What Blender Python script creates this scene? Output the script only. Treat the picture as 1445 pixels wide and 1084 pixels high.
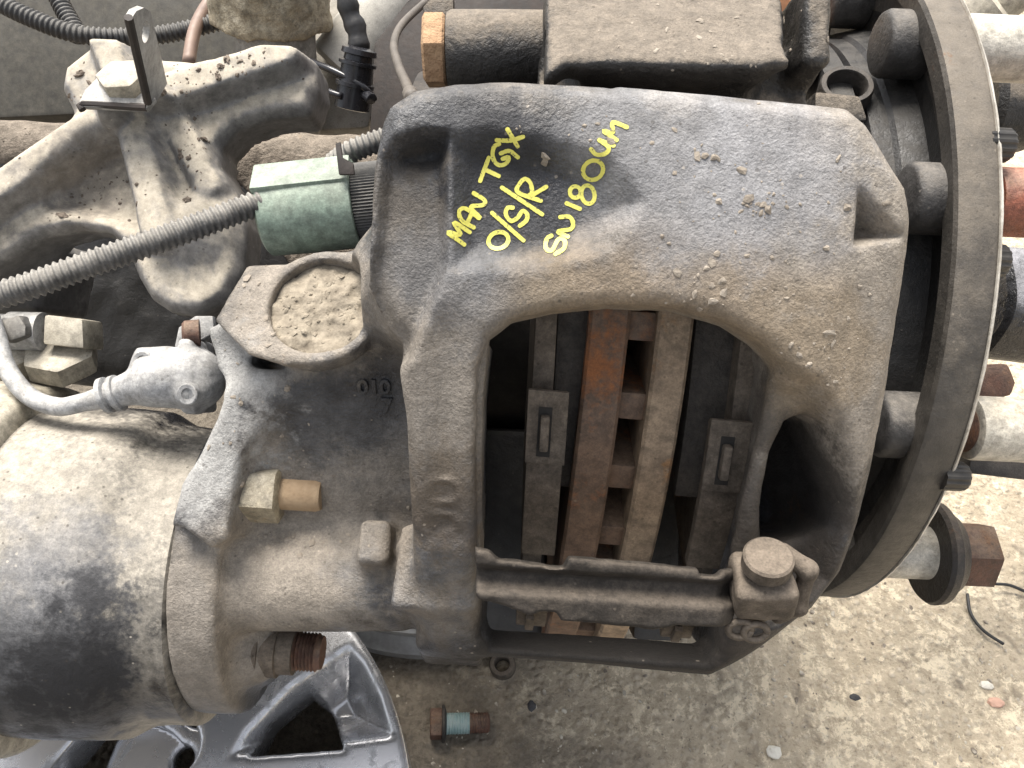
import bpy, bmesh, math, random
import numpy as np
from mathutils import Vector, Matrix
from mathutils.bvhtree import BVHTree
random.seed(7); RNG = np.random.default_rng(7)
sc = bpy.context.scene
for o in list(bpy.data.objects): bpy.data.objects.remove(o)

# ------------------------------------------------------------------ camera, sky, light, exposure
# Work frame (mm): X along the wheel axle, Y up in the picture, Z towards the photographer; origin on the axle axis.
F = 1150.0; CX, CY = 722.5, 542.0; ROLL = math.radians(2.5); PITCH = math.radians(50)
CAM = np.array([0.0, -68.0, 513.0]); H0 = 264.0
UX = np.array([1., 0., 0.]); UY = np.array([0., math.sin(PITCH), math.cos(PITCH)]); UZ = np.array([0., -math.cos(PITCH), math.sin(PITCH)])
MW = np.stack([UX, UY, UZ], 1)                       # work frame -> world axes
UP = MW.T @ np.array([0., 0., 1.])                   # world up in the work frame
def W(p): return (np.asarray(p, float) @ MW.T + np.array([0, 0, H0])) / 1000.0
cd = bpy.data.cameras.new('camera'); cam = bpy.data.objects.new('camera', cd); sc.collection.objects.link(cam)
cd.sensor_width = 36; cd.lens = 36 * F / 1445.0; cd.clip_start = 0.01; cd.clip_end = 200
cm = Matrix(((MW[0][0], MW[0][1], MW[0][2]), (MW[1][0], MW[1][1], MW[1][2]), (MW[2][0], MW[2][1], MW[2][2]))) @ Matrix.Rotation(ROLL, 3, 'Z')
cam.matrix_world = Matrix.Translation(Vector(W(CAM))) @ cm.to_4x4()
sc.camera = cam
SUN_EL, SUN_AZ = math.radians(64), math.radians(-28)
wd = bpy.data.worlds.new('World'); sc.world = wd; wd.use_nodes = True
nt = wd.node_tree; nt.nodes.clear()
sky = nt.nodes.new('ShaderNodeTexSky'); sky.sky_type = 'NISHITA'; sky.sun_disc = False
sky.sun_elevation = SUN_EL; sky.sun_rotation = SUN_AZ; sky.dust_density = 4.0; sky.air_density = 1.0; sky.ozone_density = 1.0
bg = nt.nodes.new('ShaderNodeBackground'); bg.inputs[1].default_value = 0.06
wo = nt.nodes.new('ShaderNodeOutputWorld'); hs_ = nt.nodes.new('ShaderNodeHueSaturation'); hs_.inputs['Saturation'].default_value = .28; nt.links.new(sky.outputs[0], hs_.inputs['Color']); nt.links.new(hs_.outputs[0], bg.inputs[0]); nt.links.new(bg.outputs[0], wo.inputs[0])   # overcast: cloud greys the blue
sl = bpy.data.lights.new('sun', 'SUN'); sl.energy = 1.5; sl.angle = math.radians(28); sl.color = (1, .94, .86)
so = bpy.data.objects.new('sun', sl); sc.collection.objects.link(so)
sd = Vector((math.sin(SUN_AZ) * math.cos(SUN_EL), math.cos(SUN_AZ) * math.cos(SUN_EL), math.sin(SUN_EL)))
so.rotation_euler = sd.to_track_quat('Z', 'Y').to_euler()
sc.view_settings.view_transform = 'Standard'; sc.view_settings.look = 'None'; sc.view_settings.gamma = 1.0
sc.view_settings.exposure = 2.25; sc.view_settings.use_curve_mapping = False
sc.cycles.use_denoising = True; sc.cycles.max_bounces = 6

# ------------------------------------------------------------------ pixel rays -> work frame
_c, _s = math.cos(ROLL), math.sin(ROLL)
def ray(px, py):
    dx, dy = px - CX, py - CY
    return np.array([(dx * _c + dy * _s) / F, -(-dx * _s + dy * _c) / F, -1.0])
def P(px, py, z): return CAM + ray(px, py) * (CAM[2] - z)
def PC(px, py, R):                                   # on a cylinder round the axle
    d = ray(px, py); a = d[1]**2 + d[2]**2; b = CAM[1]*d[1] + CAM[2]*d[2]; c = CAM[1]**2 + CAM[2]**2 - R*R
    q = b*b - a*c
    return CAM + d * ((-b - math.sqrt(max(q, 0))) / a)
def PP(px, py, p0, n):
    d = ray(px, py); return CAM + d * (np.dot(np.asarray(p0) - CAM, n) / np.dot(d, n))
GN = UP; GP = -UP * H0
def PG(px, py, h=0.0): return PP(px, py, GP + UP * h, GN)

# ------------------------------------------------------------------ materials
def nd(t, typ, **kw):
    n = t.nodes.new(typ)
    for k, v in kw.items(): setattr(n, k, v)
    return n
class MatB:
    def __init__(s, name):
        s.m = bpy.data.materials.new(name); s.m.use_nodes = True; s.t = s.m.node_tree; s.t.nodes.clear()
        s.out = nd(s.t, 'ShaderNodeOutputMaterial'); s.b = nd(s.t, 'ShaderNodeBsdfPrincipled')
        s.t.links.new(s.b.outputs[0], s.out.inputs[0])
        s.co = nd(s.t, 'ShaderNodeTexCoord').outputs['Object']; s.geo = nd(s.t, 'ShaderNodeNewGeometry')
    def ln(s, a, b): s.t.links.new(a, b)
    def noise(s, scale, detail=4, rough=.6, dist=0, vec=None):
        n = nd(s.t, 'ShaderNodeTexNoise'); n.inputs['Scale'].default_value = scale; n.inputs['Detail'].default_value = detail
        n.inputs['Roughness'].default_value = rough; n.inputs['Distortion'].default_value = dist
        s.ln(vec if vec is not None else s.co, n.inputs['Vector']); return n.outputs['Fac']
    def voro(s, scale, feat='F1', out='Distance', rnd=1):
        n = nd(s.t, 'ShaderNodeTexVoronoi'); n.feature = feat; n.inputs['Scale'].default_value = scale; n.inputs['Randomness'].default_value = rnd
        s.ln(s.co, n.inputs['Vector']); return n.outputs[out]
    def ramp(s, fac, lo, hi, a=0., b=1.):
        n = nd(s.t, 'ShaderNodeMapRange'); n.interpolation_type = 'SMOOTHSTEP'
        for i, v in ((1, lo), (2, hi), (3, a), (4, b)): n.inputs[i].default_value = v
        s.ln(fac, n.inputs[0]); return n.outputs[0]
    def math(s, op, a, b=None, c=None):
        n = nd(s.t, 'ShaderNodeMath', operation=op)
        for i, v in enumerate((a, b, c)):
            if v is None: continue
            if isinstance(v, (int, float)): n.inputs[i].default_value = v
            else: s.ln(v, n.inputs[i])
        return n.outputs[0]
    def mix(s, fac, a, b, mode='MIX'):
        n = nd(s.t, 'ShaderNodeMix', data_type='RGBA', blend_type=mode)
        for i, v in ((0, fac), (6, a), (7, b)):
            if isinstance(v, (int, float)): n.inputs[i].default_value = v
            elif isinstance(v, tuple): n.inputs[i].default_value = (*v, 1)
            else: s.ln(v, n.inputs[i])
        return n.outputs[2]
    def nz(s):
        x = nd(s.t, 'ShaderNodeSeparateXYZ'); s.ln(s.geo.outputs['Normal'], x.inputs[0]); return x.outputs[2]
    def pos(s):
        x = nd(s.t, 'ShaderNodeSeparateXYZ'); s.ln(s.geo.outputs['Position'], x.inputs[0]); return x.outputs
    def bump(s, h, strength, dist):
        n = nd(s.t, 'ShaderNodeBump'); n.inputs['Strength'].default_value = strength; n.inputs['Distance'].default_value = dist
        s.ln(h, n.inputs['Height']); s.ln(n.outputs[0], s.b.inputs['Normal']); return n
    def done(s, col, rough, metal=0., spec=.5):
        for k, v in (('Base Color', col), ('Roughness', rough), ('Metallic', metal), ('Specular IOR Level', spec)):
            if isinstance(v, (int, float)): s.b.inputs[k].default_value = v
            elif isinstance(v, tuple): s.b.inputs[k].default_value = (*v, 1)
            else: s.ln(v, s.b.inputs[k])
        return s.m
def grime(name, base, base2, dust, rust=(.2, .085, .03), dust_lo=.25, dust_hi=.95, dust_amt=.9, rust_lo=.62, rust_hi=.75, rough=.42,
          bump=.5, bscale=420, bdist=.0012, specks=.5, metal=0., stain_light_spheres=(), dnoise=.55, spec=.5, grain=.17):
    """Painted or bare iron, with settled dust on the faces that look up, rust blooms, specks, and spots at given places."""
    b = MatB(name)
    n1 = b.noise(26, 6, .65, .2); n2 = b.noise(150, 5, .7); n3 = b.noise(bscale, 4, .65); n4 = b.noise(1500, 2, .6)
    n5 = b.noise(60, 6, .68, .15)
    col = b.mix(b.ramp(n1, .35, .65), base, base2)
    col = b.mix(b.ramp(n2, .3, .75), col, b.mix(.55, col, (0, 0, 0)), 'MIX')
    f = b.math('ADD', b.nz(), b.math('MULTIPLY', b.math('SUBTRACT', n5, .5), dnoise * 2))
    f = b.math('ADD', f, b.math('MULTIPLY', b.math('SUBTRACT', n3, .5), .35))
    dm = b.math('MULTIPLY', b.ramp(f, dust_lo, dust_hi), dust_amt)
    dcol = b.mix(b.ramp(n2, .3, .7), dust, tuple(c * .68 for c in dust))
    own = []
    for (px, py, R, rad, soft, amt, *sc_) in stain_light_spheres:      # adds dust (amt > 0) or bares paint (amt < 0); some paint light or shade
        p = W(PC(px, py, R)) if R > 0 else W(P(px, py, -R))
        v = nd(b.t, 'ShaderNodeVectorMath', operation='DISTANCE'); b.ln(b.geo.outputs['Position'], v.inputs[0]); v.inputs[1].default_value = tuple(p)
        dd = b.math('ADD', v.outputs['Value'], b.math('MULTIPLY', b.math('SUBTRACT', n5, .5), .06))
        dd = b.math('ADD', dd, b.math('MULTIPLY', b.math('SUBTRACT', n3, .5), .012))
        m = b.ramp(dd, (rad - soft) / 1000, (rad + soft) / 1000, abs(amt), 0)
        if sc_: own.append((m, sc_[0])); continue
        if amt > 0: dm = b.math('MAXIMUM', dm, m)
        else: dm = b.math('MULTIPLY', dm, b.math('SUBTRACT', 1, m))
    col = b.mix(dm, col, dcol)
    for m, c_ in own: col = b.mix(m, col, b.mix(b.ramp(n2, .3, .7), c_, tuple(k*.7 for k in c_))); dm = b.math('MAXIMUM', dm, m)
    rm = b.ramp(b.math('ADD', n1, b.math('MULTIPLY', b.math('SUBTRACT', n3, .5), .25)), rust_lo, rust_hi)
    rm = b.math('MULTIPLY', rm, .8)
    col = b.mix(rm, col, b.mix(n2, rust, tuple(c * .45 for c in rust)))
    if specks > 0:
        v = b.voro(330); sm = b.math('MULTIPLY', b.ramp(v, .12, .26, 1, 0), b.ramp(b.noise(120, 2), .5, .62))
        col = b.mix(b.math('MULTIPLY', sm, specks), col, (.035, .028, .022))
        v2 = b.voro(210, out='Distance'); sm2 = b.math('MULTIPLY', b.ramp(v2, .07, .15, 1, 0), b.ramp(b.noise(70, 2, .5, .2), .55, .65))
        col = b.mix(b.math('MULTIPLY', sm2, specks * .8), col, tuple(min(1, c * 1.5) for c in dust))
    gr = b.math('MULTIPLY', b.ramp(n3, .3, .7, 1 - grain, 1 + grain*.7), b.ramp(n4, .3, .7, 1 - grain*.7, 1 + grain*.6))
    gv = nd(b.t, 'ShaderNodeCombineColor'); [b.ln(gr, gv.inputs[i]) for i in range(3)]
    col = b.mix(1.0, col, gv.outputs[0], 'MULTIPLY')
    rg = b.math('ADD', b.math('MULTIPLY', b.math('MAXIMUM', dm, rm), .92 - rough), rough)
    rg = b.math('ADD', rg, b.math('MULTIPLY', b.math('SUBTRACT', n3, .5), .3))
    h = b.math('ADD', n3, b.math('MULTIPLY', n4, .25)); h = b.math('ADD', h, b.math('MULTIPLY', n2, 1.1))
    b.bump(h, bump, bdist)
    return b.done(col, rg, b.math('MULTIPLY', b.math('SUBTRACT', 1, b.math('MAXIMUM', dm, rm)), metal) if metal else 0., spec)
def plain(name, c, c2=None, rough=.5, bump=.2, scale=200, metal=0., bdist=.0008, spec=.5):
    b = MatB(name); n1 = b.noise(scale * .3, 5, .65, .3); n2 = b.noise(scale, 4, .65)
    c2 = c2 or tuple(x * .6 for x in c)
    col = b.mix(b.ramp(b.math('ADD', n1, b.math('MULTIPLY', b.math('SUBTRACT', n2, .5), .4)), .3, .7), c, c2)
    b.bump(n2, bump, bdist)
    return b.done(col, b.math('ADD', b.math('MULTIPLY', b.math('SUBTRACT', n2, .5), .3), rough), metal, spec)

TAN = (.30, .255, .20); CREAM = (.50, .455, .37); BROWN = (.135, .112, .088); DARKBROWN = (.05, .042, .036)

# ------------------------------------------------------------------ objects: things, parts
def link(o): sc.collection.objects.link(o); return o
def mk_mesh(name, v, f, mat, smooth=True, angle=38):
    me = bpy.data.meshes.new(name); vv = W(np.asarray(v, float).reshape(-1, 3))
    me.from_pydata([tuple(x) for x in vv], [], [tuple(int(i) for i in q) for q in f]); me.update()
    if mat: me.materials.append(mat)
    if smooth:
        me.polygons.foreach_set('use_smooth', [True] * len(me.polygons))
        if angle: me.set_sharp_from_angle(angle=math.radians(angle))
    return me
def np_mesh(name, v, quads, mat):
    me = bpy.data.meshes.new(name); vv = W(v).astype(np.float32)
    me.vertices.add(len(vv)); me.vertices.foreach_set('co', vv.ravel())
    n = len(quads); me.loops.add(n * 4); me.loops.foreach_set('vertex_index', quads.astype(np.int32).ravel())
    me.polygons.add(n); me.polygons.foreach_set('loop_start', np.arange(0, n * 4, 4, dtype=np.int32))
    me.update(calc_edges=True); me.validate()
    me.polygons.foreach_set('use_smooth', [True] * len(me.polygons))
    if mat: me.materials.append(mat)
    return me
class Thing:
    """An Empty at the base of the thing; its meshes become children. With one mesh only, that mesh is the thing."""
    def __init__(s, name, label, cat, group=None, kind=None, single=False):
        s.name, s.label, s.cat, s.group, s.kind, s.single = name, label, cat, group, kind, single; s.parts = []
    def add(s, name, mesh, parent=None, label=None, kind=None):
        o = bpy.data.objects.new(name, mesh); link(o); s.parts.append((o, parent))
        if label: o['label'] = label
        if kind: o['kind'] = kind
        return o
    def finish(s):
        lo, hi = np.full(3, 1e9), np.full(3, -1e9)
        for o, _ in s.parts:
            a = np.empty(len(o.data.vertices) * 3, np.float32); o.data.vertices.foreach_get('co', a); a = a.reshape(-1, 3)
            lo = np.minimum(lo, a.min(0)); hi = np.maximum(hi, a.max(0))
        loc = Vector(((lo[0] + hi[0]) / 2, (lo[1] + hi[1]) / 2, lo[2]))
        done = set()
        for o, _ in s.parts:
            if o.data.name not in done: o.data.transform(Matrix.Translation(-loc)); done.add(o.data.name)
        if s.single:
            root = s.parts[0][0]; root.location = loc
        else:
            root = link(bpy.data.objects.new(s.name, None)); root.location = loc; root.empty_display_size = .02
            for o, par in s.parts: o.parent = par if par is not None else root
        root['label'] = s.label; root['category'] = s.cat
        if s.group: root['group'] = s.group
        if s.kind: root['kind'] = s.kind
        return root
def single(name, mesh, label, cat, group=None, kind=None):
    t = Thing(name, label, cat, group, kind, True); t.add(name, mesh); return t.finish()

# ------------------------------------------------------------------ simple shape builders (work frame, mm): return verts, faces
def nrm(v): v = np.asarray(v, float); return v / np.linalg.norm(v)
def frame(axis, ref=(0, 1, 0.3)):
    a = nrm(axis); r = np.asarray(ref, float); u = r - a * np.dot(r, a)
    if np.linalg.norm(u) < 1e-3: u = np.array([1., 0, 0]) - a * a[0]
    u = nrm(u); return a, u, np.cross(a, u)
def join(*parts):
    V, Fc, n = [], [], 0
    for v, f in parts:
        V.append(np.asarray(v)); Fc += [tuple(i + n for i in q) for q in f]; n += len(v)
    return np.concatenate(V), Fc
def lathe(o, axis, prof, n=48, ref=(0, 1, .3), rfun=None, cap=True):
    a, u, w = frame(axis, ref); V, Fc = [], []
    for (t, r) in prof:
        for k in range(n):
            th = 2 * math.pi * k / n; rr = r if rfun is None else rfun(t, r, th)
            V.append(np.asarray(o) + a * t + (u * math.cos(th) + w * math.sin(th)) * rr)
    m = len(prof)
    for i in range(m - 1):
        for k in range(n):
            k2 = (k + 1) % n; Fc.append((i*n + k, i*n + k2, (i+1)*n + k2, (i+1)*n + k))
    if cap:
        Fc.append(tuple(range(n - 1, -1, -1))); Fc.append(tuple((m-1)*n + k for k in range(n)))
    return np.array(V), Fc
def hexbar(o, axis, r, h, ch=.12, ref=(0, 1, .3), n=6):
    """hex head or nut with rounded corners; r across corners"""
    c = r * ch
    def rf(t, rr, th):
        k = (th + 1e-9) % (2*math.pi/n) - math.pi/n; e = math.cos(math.pi/n) / math.cos(k); return min(rr * e, rr * .985)
    return lathe(o, axis, [(0, r*.93), (c*.5, r), (h - c*.6, r), (h, r*.88)], 48, ref, rf)
def catmull(pts, per):
    pts = [np.asarray(p, float) for p in pts]; pts = [2*pts[0]-pts[1]] + pts + [2*pts[-1]-pts[-2]]; out = []
    for i in range(1, len(pts) - 2):
        p0, p1, p2, p3 = pts[i-1:i+3]
        for k in range(per):
            t = k / per; out.append(.5*((2*p1) + (-p0+p2)*t + (2*p0-5*p1+4*p2-p3)*t*t + (-p0+3*p1-3*p2+p3)*t**3))
    out.append(pts[-2]); return np.array(out)
def resample(pts, step):
    d = np.r_[0, np.cumsum(np.linalg.norm(np.diff(pts, axis=0), axis=1))]; n = max(2, int(d[-1] / step) + 1)
    s = np.linspace(0, d[-1], n); return np.stack([np.interp(s, d, pts[:, i]) for i in range(3)], 1), s
def tube(pts, r, n=12, step=3.0, rfun=None, smooth=True):
    c, s = resample(catmull(pts, 16) if smooth else np.array(pts, float), step)
    tg = np.gradient(c, axis=0); tg /= np.linalg.norm(tg, axis=1)[:, None]
    _, u, _ = frame(tg[0]); V, Fc = [], []
    for i in range(len(c)):
        u = nrm(u - tg[i] * np.dot(u, tg[i])); w = np.cross(tg[i], u); rr = r if rfun is None else rfun(s[i], s[-1])
        for k in range(n):
            th = 2*math.pi*k/n; V.append(c[i] + (u*math.cos(th) + w*math.sin(th)) * rr)
    for i in range(len(c) - 1):
        for k in range(n):
            k2 = (k+1) % n; Fc.append((i*n+k, i*n+k2, (i+1)*n+k2, (i+1)*n+k))
    Fc.append(tuple(range(n-1, -1, -1))); Fc.append(tuple((len(c)-1)*n+k for k in range(n)))
    return np.array(V), Fc
def conduit(pts, r, pitch, n=14):
    return tube(pts, r, n, pitch / 6, lambda s, L: r * (1 + .10 * max(-1, min(1, 2.2*math.sin(2*math.pi*s/pitch)))))
def bevelled(v, f, w=.6, seg=2):
    bm = bmesh.new(); bv = [bm.verts.new(tuple(p)) for p in v]
    for q in f: bm.faces.new([bv[i] for i in q])
    bmesh.ops.recalc_face_normals(bm, faces=bm.faces)
    bmesh.ops.bevel(bm, geom=[e for e in bm.edges if len(e.link_faces) == 2 and e.calc_face_angle() > .5], offset=w, segments=seg, profile=.6, affect='EDGES', clamp_overlap=True)
    bm.verts.index_update()
    V = np.array([tuple(p.co) for p in bm.verts]); Fc = [tuple(x.index for x in p.verts) for p in bm.faces]; bm.free(); return V, Fc
def hexa(a, b, bev=.6):
    """solid between two quads/polygons of the same count"""
    n = len(a); V = np.array(list(a) + list(b), float); Fc = [tuple(range(n - 1, -1, -1)), tuple(range(n, 2*n))]
    for i in range(n): Fc.append((i, (i+1) % n, n + (i+1) % n, n + i))
    return bevelled(V, Fc, bev) if bev else (V, Fc)
def slab(pix, z, depth, bev=.6, dirv=(0, 0, -1)):
    a = [P(x, y, z) for x, y in pix] if not callable(z) else [P(x, y, z(x, y)) for x, y in pix]
    return hexa(a, [p + nrm(dirv) * depth for p in a], bev)
def obox(c, ux, uy, uz, hx, hy, hz, bev=.6):
    c = np.asarray(c); ux, uy, uz = nrm(ux)*hx, nrm(uy)*hy, nrm(uz)*hz
    a = [c+sx*ux+sy*uy-uz for sx, sy in ((-1,-1),(1,-1),(1,1),(-1,1))]; return hexa(a, [p + 2*uz for p in a], bev)

# ------------------------------------------------------------------ distance fields -> castings
class Grid:
    def __init__(s, lo, hi, h):
        s.h = h; s.lo = np.array(lo, float)
        ax = [np.arange(lo[i], hi[i] + h, h, dtype=np.float32) for i in range(3)]
        s.x, s.y, s.z = ax[0][:, None, None], ax[1][None, :, None], ax[2][None, None, :]; s.shape = tuple(len(a) for a in ax); s.ax = ax
    def poly(s, pts, axes=(0, 1)):
        i, j = axes; A, B = s.ax[i][:, None], s.ax[j][None, :]; pts = np.asarray(pts, np.float32)[:, :2] if np.asarray(pts).shape[1] == 2 else np.asarray(pts, np.float32)[:, [i, j]]
        d = np.full((A.shape[0], B.shape[1]), 1e9, np.float32); sg = np.ones_like(d); n = len(pts)
        for a in range(n):
            p, q = pts[a], pts[a-1]; ex, ey = q - p; wx, wy = A - p[0], B - p[1]
            t = np.clip((wx*ex + wy*ey) / max(ex*ex + ey*ey, 1e-9), 0, 1); d = np.minimum(d, (wx - ex*t)**2 + (wy - ey*t)**2)
            c1, c2, c3 = B >= p[1], B < q[1], (ex*wy > ey*wx)
            flip = (c1 & c2 & c3) | (~c1 & ~c2 & ~c3); sg = np.where(flip, -sg, sg)
        r = sg * np.sqrt(d)
        return r[:, :, None] if axes == (0, 1) else (r[None, :, :] if axes == (1, 2) else r[:, None, :])
    def capsule(s, a, b, r, r2=None):
        a, b = np.asarray(a, np.float32), np.asarray(b, np.float32); e = b - a; L = float(e @ e)
        wx, wy, wz = s.x - a[0], s.y - a[1], s.z - a[2]; t = np.clip((wx*e[0] + wy*e[1] + wz*e[2]) / L, 0, 1)
        rr = r if r2 is None else r + (r2 - r) * t
        return np.sqrt((wx - e[0]*t)**2 + (wy - e[1]*t)**2 + (wz - e[2]*t)**2) - rr
    def cyl(s, a, b, r):
        a, b = np.asarray(a, np.float32), np.asarray(b, np.float32); e = b - a; L = float(np.linalg.norm(e)); e = e / L
        wx, wy, wz = s.x - a[0], s.y - a[1], s.z - a[2]; t = wx*e[0] + wy*e[1] + wz*e[2]
        rad = np.sqrt(np.maximum(wx*wx + wy*wy + wz*wz - t*t, 0)); return smax(rad - r, np.abs(t - L/2) - L/2, 1.5)
    def ball(s, c, r, sc_=(1, 1, 1)):
        return (np.sqrt(((s.x - c[0])/sc_[0])**2 + ((s.y - c[1])/sc_[1])**2 + ((s.z - c[2])/sc_[2])**2) - r) * min(sc_)
    def box(s, c, ux, uy, uz, hx, hy, hz, r=1.0):
        c = np.asarray(c, np.float32); w = (s.x - c[0], s.y - c[1], s.z - c[2]); q = []
        for u, hh in ((nrm(ux), hx), (nrm(uy), hy), (nrm(uz), hz)):
            q.append(np.abs(w[0]*np.float32(u[0]) + w[1]*np.float32(u[1]) + w[2]*np.float32(u[2])) - np.float32(hh - r))
        m = [np.maximum(k, 0) for k in q]
        return np.sqrt(m[0]**2 + m[1]**2 + m[2]**2) + np.minimum(np.maximum(np.maximum(q[0], q[1]), q[2]), 0) - r
    def plane(s, p, n):
        n = nrm(n).astype(np.float32); return (s.x - p[0])*n[0] + (s.y - p[1])*n[1] + (s.z - p[2])*n[2]
    def noise(s, size, seed):
        r = np.random.default_rng(seed); idx, fr = [], []
        for a in s.ax:
            t = (a - a[0]) / size; i = t.astype(int); f = t - i; f = f*f*(3 - 2*f); idx.append(i); fr.append(f.astype(np.float32))
        g = r.random([i[-1] + 2 for i in idx], dtype=np.float32) - .5
        g = g[idx[0]]*(1 - fr[0])[:, None, None] + g[idx[0]+1]*fr[0][:, None, None]
        g = g[:, idx[1]]*(1 - fr[1])[None, :, None] + g[:, idx[1]+1]*fr[1][None, :, None]
        return g[:, :, idx[2]]*(1 - fr[2]) + g[:, :, idx[2]+1]*fr[2]
    def mesh(s, d):
        d = np.ascontiguousarray(np.broadcast_to(d, s.shape)).astype(np.float32)
        for ax in range(3):
            sl_ = [slice(None)]*3
            for e in (0, -1): sl_[ax] = e; d[tuple(sl_)] = np.maximum(d[tuple(sl_)], .3)
        neg = d < 0; nx, ny, nz = s.shape
        cnt = np.zeros((nx-1, ny-1, nz-1), np.uint8); cor = [(i, j, k) for i in (0, 1) for j in (0, 1) for k in (0, 1)]
        for i, j, k in cor: cnt += neg[i:nx-1+i, j:ny-1+j, k:nz-1+k]
        mix = (cnt > 0) & (cnt < 8); ijk = np.argwhere(mix); idx = np.full(mix.shape, -1, np.int32); idx[mix] = np.arange(len(ijk))
        cv = {c: d[ijk[:, 0]+c[0], ijk[:, 1]+c[1], ijk[:, 2]+c[2]] for c in cor}
        acc = np.zeros((len(ijk), 3), np.float32); num = np.zeros(len(ijk), np.float32)
        for a in cor:
            for ax in range(3):
                if a[ax]: continue
                b = tuple(1 if q == ax else a[q] for q in range(3)); va, vb = cv[a], cv[b]; cr = (va < 0) != (vb < 0)
                t = np.where(cr, va / np.where(cr, va - vb, 1), 0); p = np.array(a, np.float32)[None].repeat(len(ijk), 0); p[:, ax] = t
                acc += p * cr[:, None]; num += cr
        V = s.lo + s.h * (ijk + acc / num[:, None]); Q = []
        for ax in range(3):
            b, c = (ax+1) % 3, (ax+2) % 3
            s0 = [slice(None)]*3; s1 = [slice(None)]*3; s0[ax] = slice(0, -1); s1[ax] = slice(1, None)
            n0, n1 = neg[tuple(s0)], neg[tuple(s1)]; e = np.argwhere(n0 != n1)
            e = e[(e[:, b] > 0) & (e[:, c] > 0) & (e[:, b] < s.shape[b]-1) & (e[:, c] < s.shape[c]-1)]
            def cell(db, dc): q = e.copy(); q[:, b] += db; q[:, c] += dc; return idx[q[:, 0], q[:, 1], q[:, 2]]
            q = np.stack([cell(-1, -1), cell(0, -1), cell(0, 0), cell(-1, 0)], 1); fl = ~n0[e[:, 0], e[:, 1], e[:, 2]]
            q[fl] = q[fl][:, ::-1]; Q.append(q)
        Q = np.concatenate(Q); Q = Q[(Q >= 0).all(1)]
        return V, Q
def smin(a, b, k=5.0):
    h = np.maximum(k - np.abs(a - b), 0) / k; return np.minimum(a, b) - h*h*k*.25
def smax(a, b, k=5.0): return -smin(-a, -b, k)
def sstep(x, a, b): t = np.clip((x - a) / (b - a), 0, 1); return t*t*(3 - 2*t)
def hitter(me_list):
    V, T, n = [], [], 0
    for me in me_list:
        V += [v.co.copy() for v in me.vertices]; T += [tuple(i + n for i in p.vertices) for p in me.polygons]; n = len(V)
    return BVHTree.FromPolygons(V, T)
CAMW = Vector(W(CAM))
def whit(bvh, px, py):
    d = Vector((W(CAM + ray(px, py)) - W(CAM))).normalized(); r = bvh.ray_cast(CAMW, d); return (np.array(r[0]), np.array(r[1])) if r[0] is not None else None
def lumps(name, hits, size, mat, seed=1, flat=.6):
    """small crumbs of mud stuck on a surface; hits are world points with normals; one mesh"""
    r = random.Random(seed); bm = bmesh.new()
    for (p, n) in hits:
        k = size(r); q = bmesh.ops.create_icosphere(bm, subdivisions=1 if k < 1.6 else 2, radius=1.0)['verts']
        a, u, w = frame(n, (r.random()-.5, r.random()-.5, r.random()-.5)); sx, sy = k*(.7+.7*r.random()), k*(.6+.5*r.random()); sz = k*flat*(.6+.6*r.random())
        for v in q:
            j = 1 + (r.random()-.5)*.9; c = v.co*j
            v.co = Vector(p + (u*c.x*sx + w*c.y*sy + a*(c.z*sz + sz*.15))/1000)
    me = bpy.data.meshes.new(name); bm.to_mesh(me); bm.free(); me.materials.append(mat)
    return me

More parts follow.
